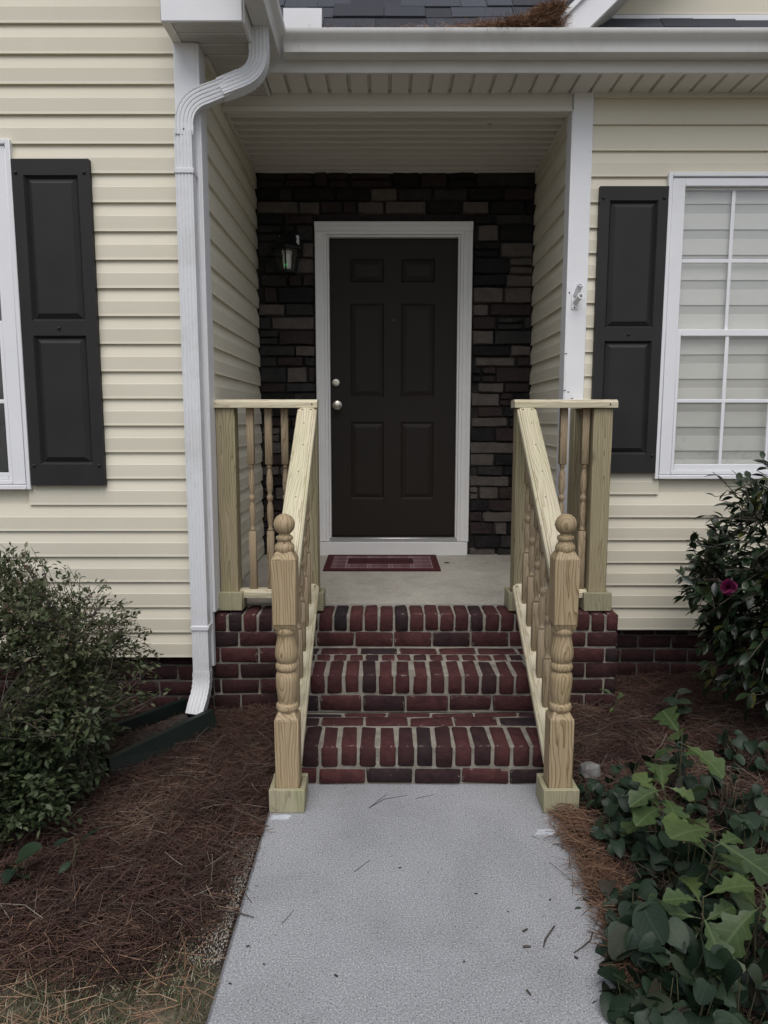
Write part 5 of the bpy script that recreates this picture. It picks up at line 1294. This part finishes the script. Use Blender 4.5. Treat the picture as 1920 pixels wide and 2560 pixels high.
# lawn
gl_ = rect(30000, -2.2, PXL-.015, .9, 2.35)
gl_ = keep(gl_, lambda a, b: b < lawn_edge(a)+.06+rng.gauss(0, .05) and mnoise.noise(Vector((a*6, b*6, 2))) > -.22+rng.gauss(0, .12))
def grass(name, pts, label, h0=.015, h1=.05):
    n_ = len(pts); a = nr.uniform(0, 2*np.pi, n_); H = nr.uniform(h0, h1, n_); ln_ = nr.uniform(.2, 1.2, n_)*H
    z = GHV(pts[:, 0], pts[:, 1])-.005; b0 = np.stack([pts[:, 0], pts[:, 1], z], 1)
    d = np.stack([np.cos(a), np.sin(a), np.zeros(n_)], 1); s_ = np.stack([-np.sin(a), np.cos(a), np.zeros(n_)], 1); u = np.array([0, 0, 1.0])
    V = []
    for t, w in ((0, 1.0), (.5, .85), (1, .15)):
        p = b0+d*(ln_*t*t)[:, None]+u*(H*t*(1-.25*t))[:, None]
        for q in (-1, 1): V.append(p+s_*(q*w*.0016))
    V = np.stack(V, 1).reshape(-1, 3); f = np.array([(0, 1, 3, 2), (2, 3, 5, 4)])
    fs = (f[None]+(np.arange(n_)*6)[:, None, None]).reshape(-1, 4)
    o = mk(name, np_mesh(name, V, fs, np.repeat(nr.random(n_), 6)), 'grass'); o['kind'] = 'stuff'; o['label'] = label
grass('lawn_grass', gl_, 'thin winter lawn grass by the path')
# crumbs of sand
sc_ = np.stack([PXL-.01-np.abs(nr.normal(0, .06, 2600)), nr.uniform(1.85, 2.5, 2600)], 1); n_ = len(sc_)
tet = np.array([(1, 0, -.5), (-.5, .87, -.5), (-.5, -.87, -.5), (0, 0, 1)])*.0028
Vv = (tet[None]*nr.uniform(.5, 1.4, (n_, 1, 1))+np.stack([sc_[:, 0], sc_[:, 1], GHV(sc_[:, 0], sc_[:, 1])+.028*nr.random(n_)], 1)[:, None]).reshape(-1, 3)
ff = (np.array([(0, 2, 1), (0, 1, 3), (1, 2, 3), (2, 0, 3)])[None]+(np.arange(n_)*4)[:, None, None]).reshape(-1, 3)
plain('sand', (.34, .31, .26), (.45, .42, .36), 90, .95)
o = mk('sand_grains', np_mesh('sand_grains', Vv, ff), 'sand'); o['kind'] = 'stuff'; o['label'] = 'pale sand grains along the left path edge'
# twigs and bits on the path and the porch
def twig(pix, rad, label, name='twig', z=.004, mat='bark', cat='twig'):
    pts = [(*GR(u, v, z), z) for u, v in pix]
    t_ = MB().tube(pts, [rad]*(len(pts)-1)+[rad*.6], 5).obj(name, mat, None, None, 60); tag(t_, label, cat, 'debris on the path')
twig([(1386, 2315), (1372, 2335), (1363, 2350), (1359, 2368)], .0028, 'curved dark twig with a bud end on the path')
twig([(1482, 2330), (1476, 2350), (1455, 2368), (1434, 2382)], .0022, 'thin bent twig on the path beside the heart leaves')
twig([(1308, 2367), (1327, 2366)], .0045, 'short brown bark chip on the path')
twig([(1308, 2328), (1319, 2322)], .004, 'tiny dark bark crumb on the path')
twig([(1317, 2475), (1327, 2488)], .0035, 'small reddish leaf scrap on the path')
twig([(540, 2270), (600, 2283), (635, 2293)], .0024, 'thin grey twig crossing the left path edge', z=.008)
for i, q in enumerate(([(922, 2020), (960, 1998), (1018, 1988)], [(922, 2020), (948, 2000), (968, 1985)], [(1040, 1996), (1085, 1986)], [(885, 2180), (925, 2150)], [(705, 2310), (735, 2275)], [(1330, 2090), (1350, 2098)])):
    twig(q, .0010, ('longer of two crossed pine needles before the steps' if i == 0 else 'shorter of two crossed pine needles before the steps' if i == 1 else ('short pine needle near the lowest step' if i == 2 else ('lone pine needle on the open path' if i == 3 else ('pale needle near the left path edge' if i == 4 else 'short needle by the paint spot')))), 'pine_needle', .0015, 'needle', 'needle')
for i, (u, v, lab) in enumerate(((1117, 1408, 'small dark leaf scrap on the porch slab right of the mat'),)):
    x, y = GR(u, v, .555); o = blob('leaf_scrap', 'debris_dark', x, y, .022, .012, porch_z(y)+.001, 4, None, .003); tag(o, lab, 'scrap')
for i, (u, v, s_) in enumerate(((620, 2366, .004), (575, 2460, .0035), (660, 2412, .003), (1270, 2280, .003), (1375, 2250, .004), (1160, 2405, .003), (1000, 2170, .004), (1190, 2235, .004), (840, 2440, .005), (1440, 2395, .006))):
    x, y = GR(u, v); o = blob('dark_speck', 'debris_dark', x, y, s_, s_*.8, .0006, 20+i, path, .002)
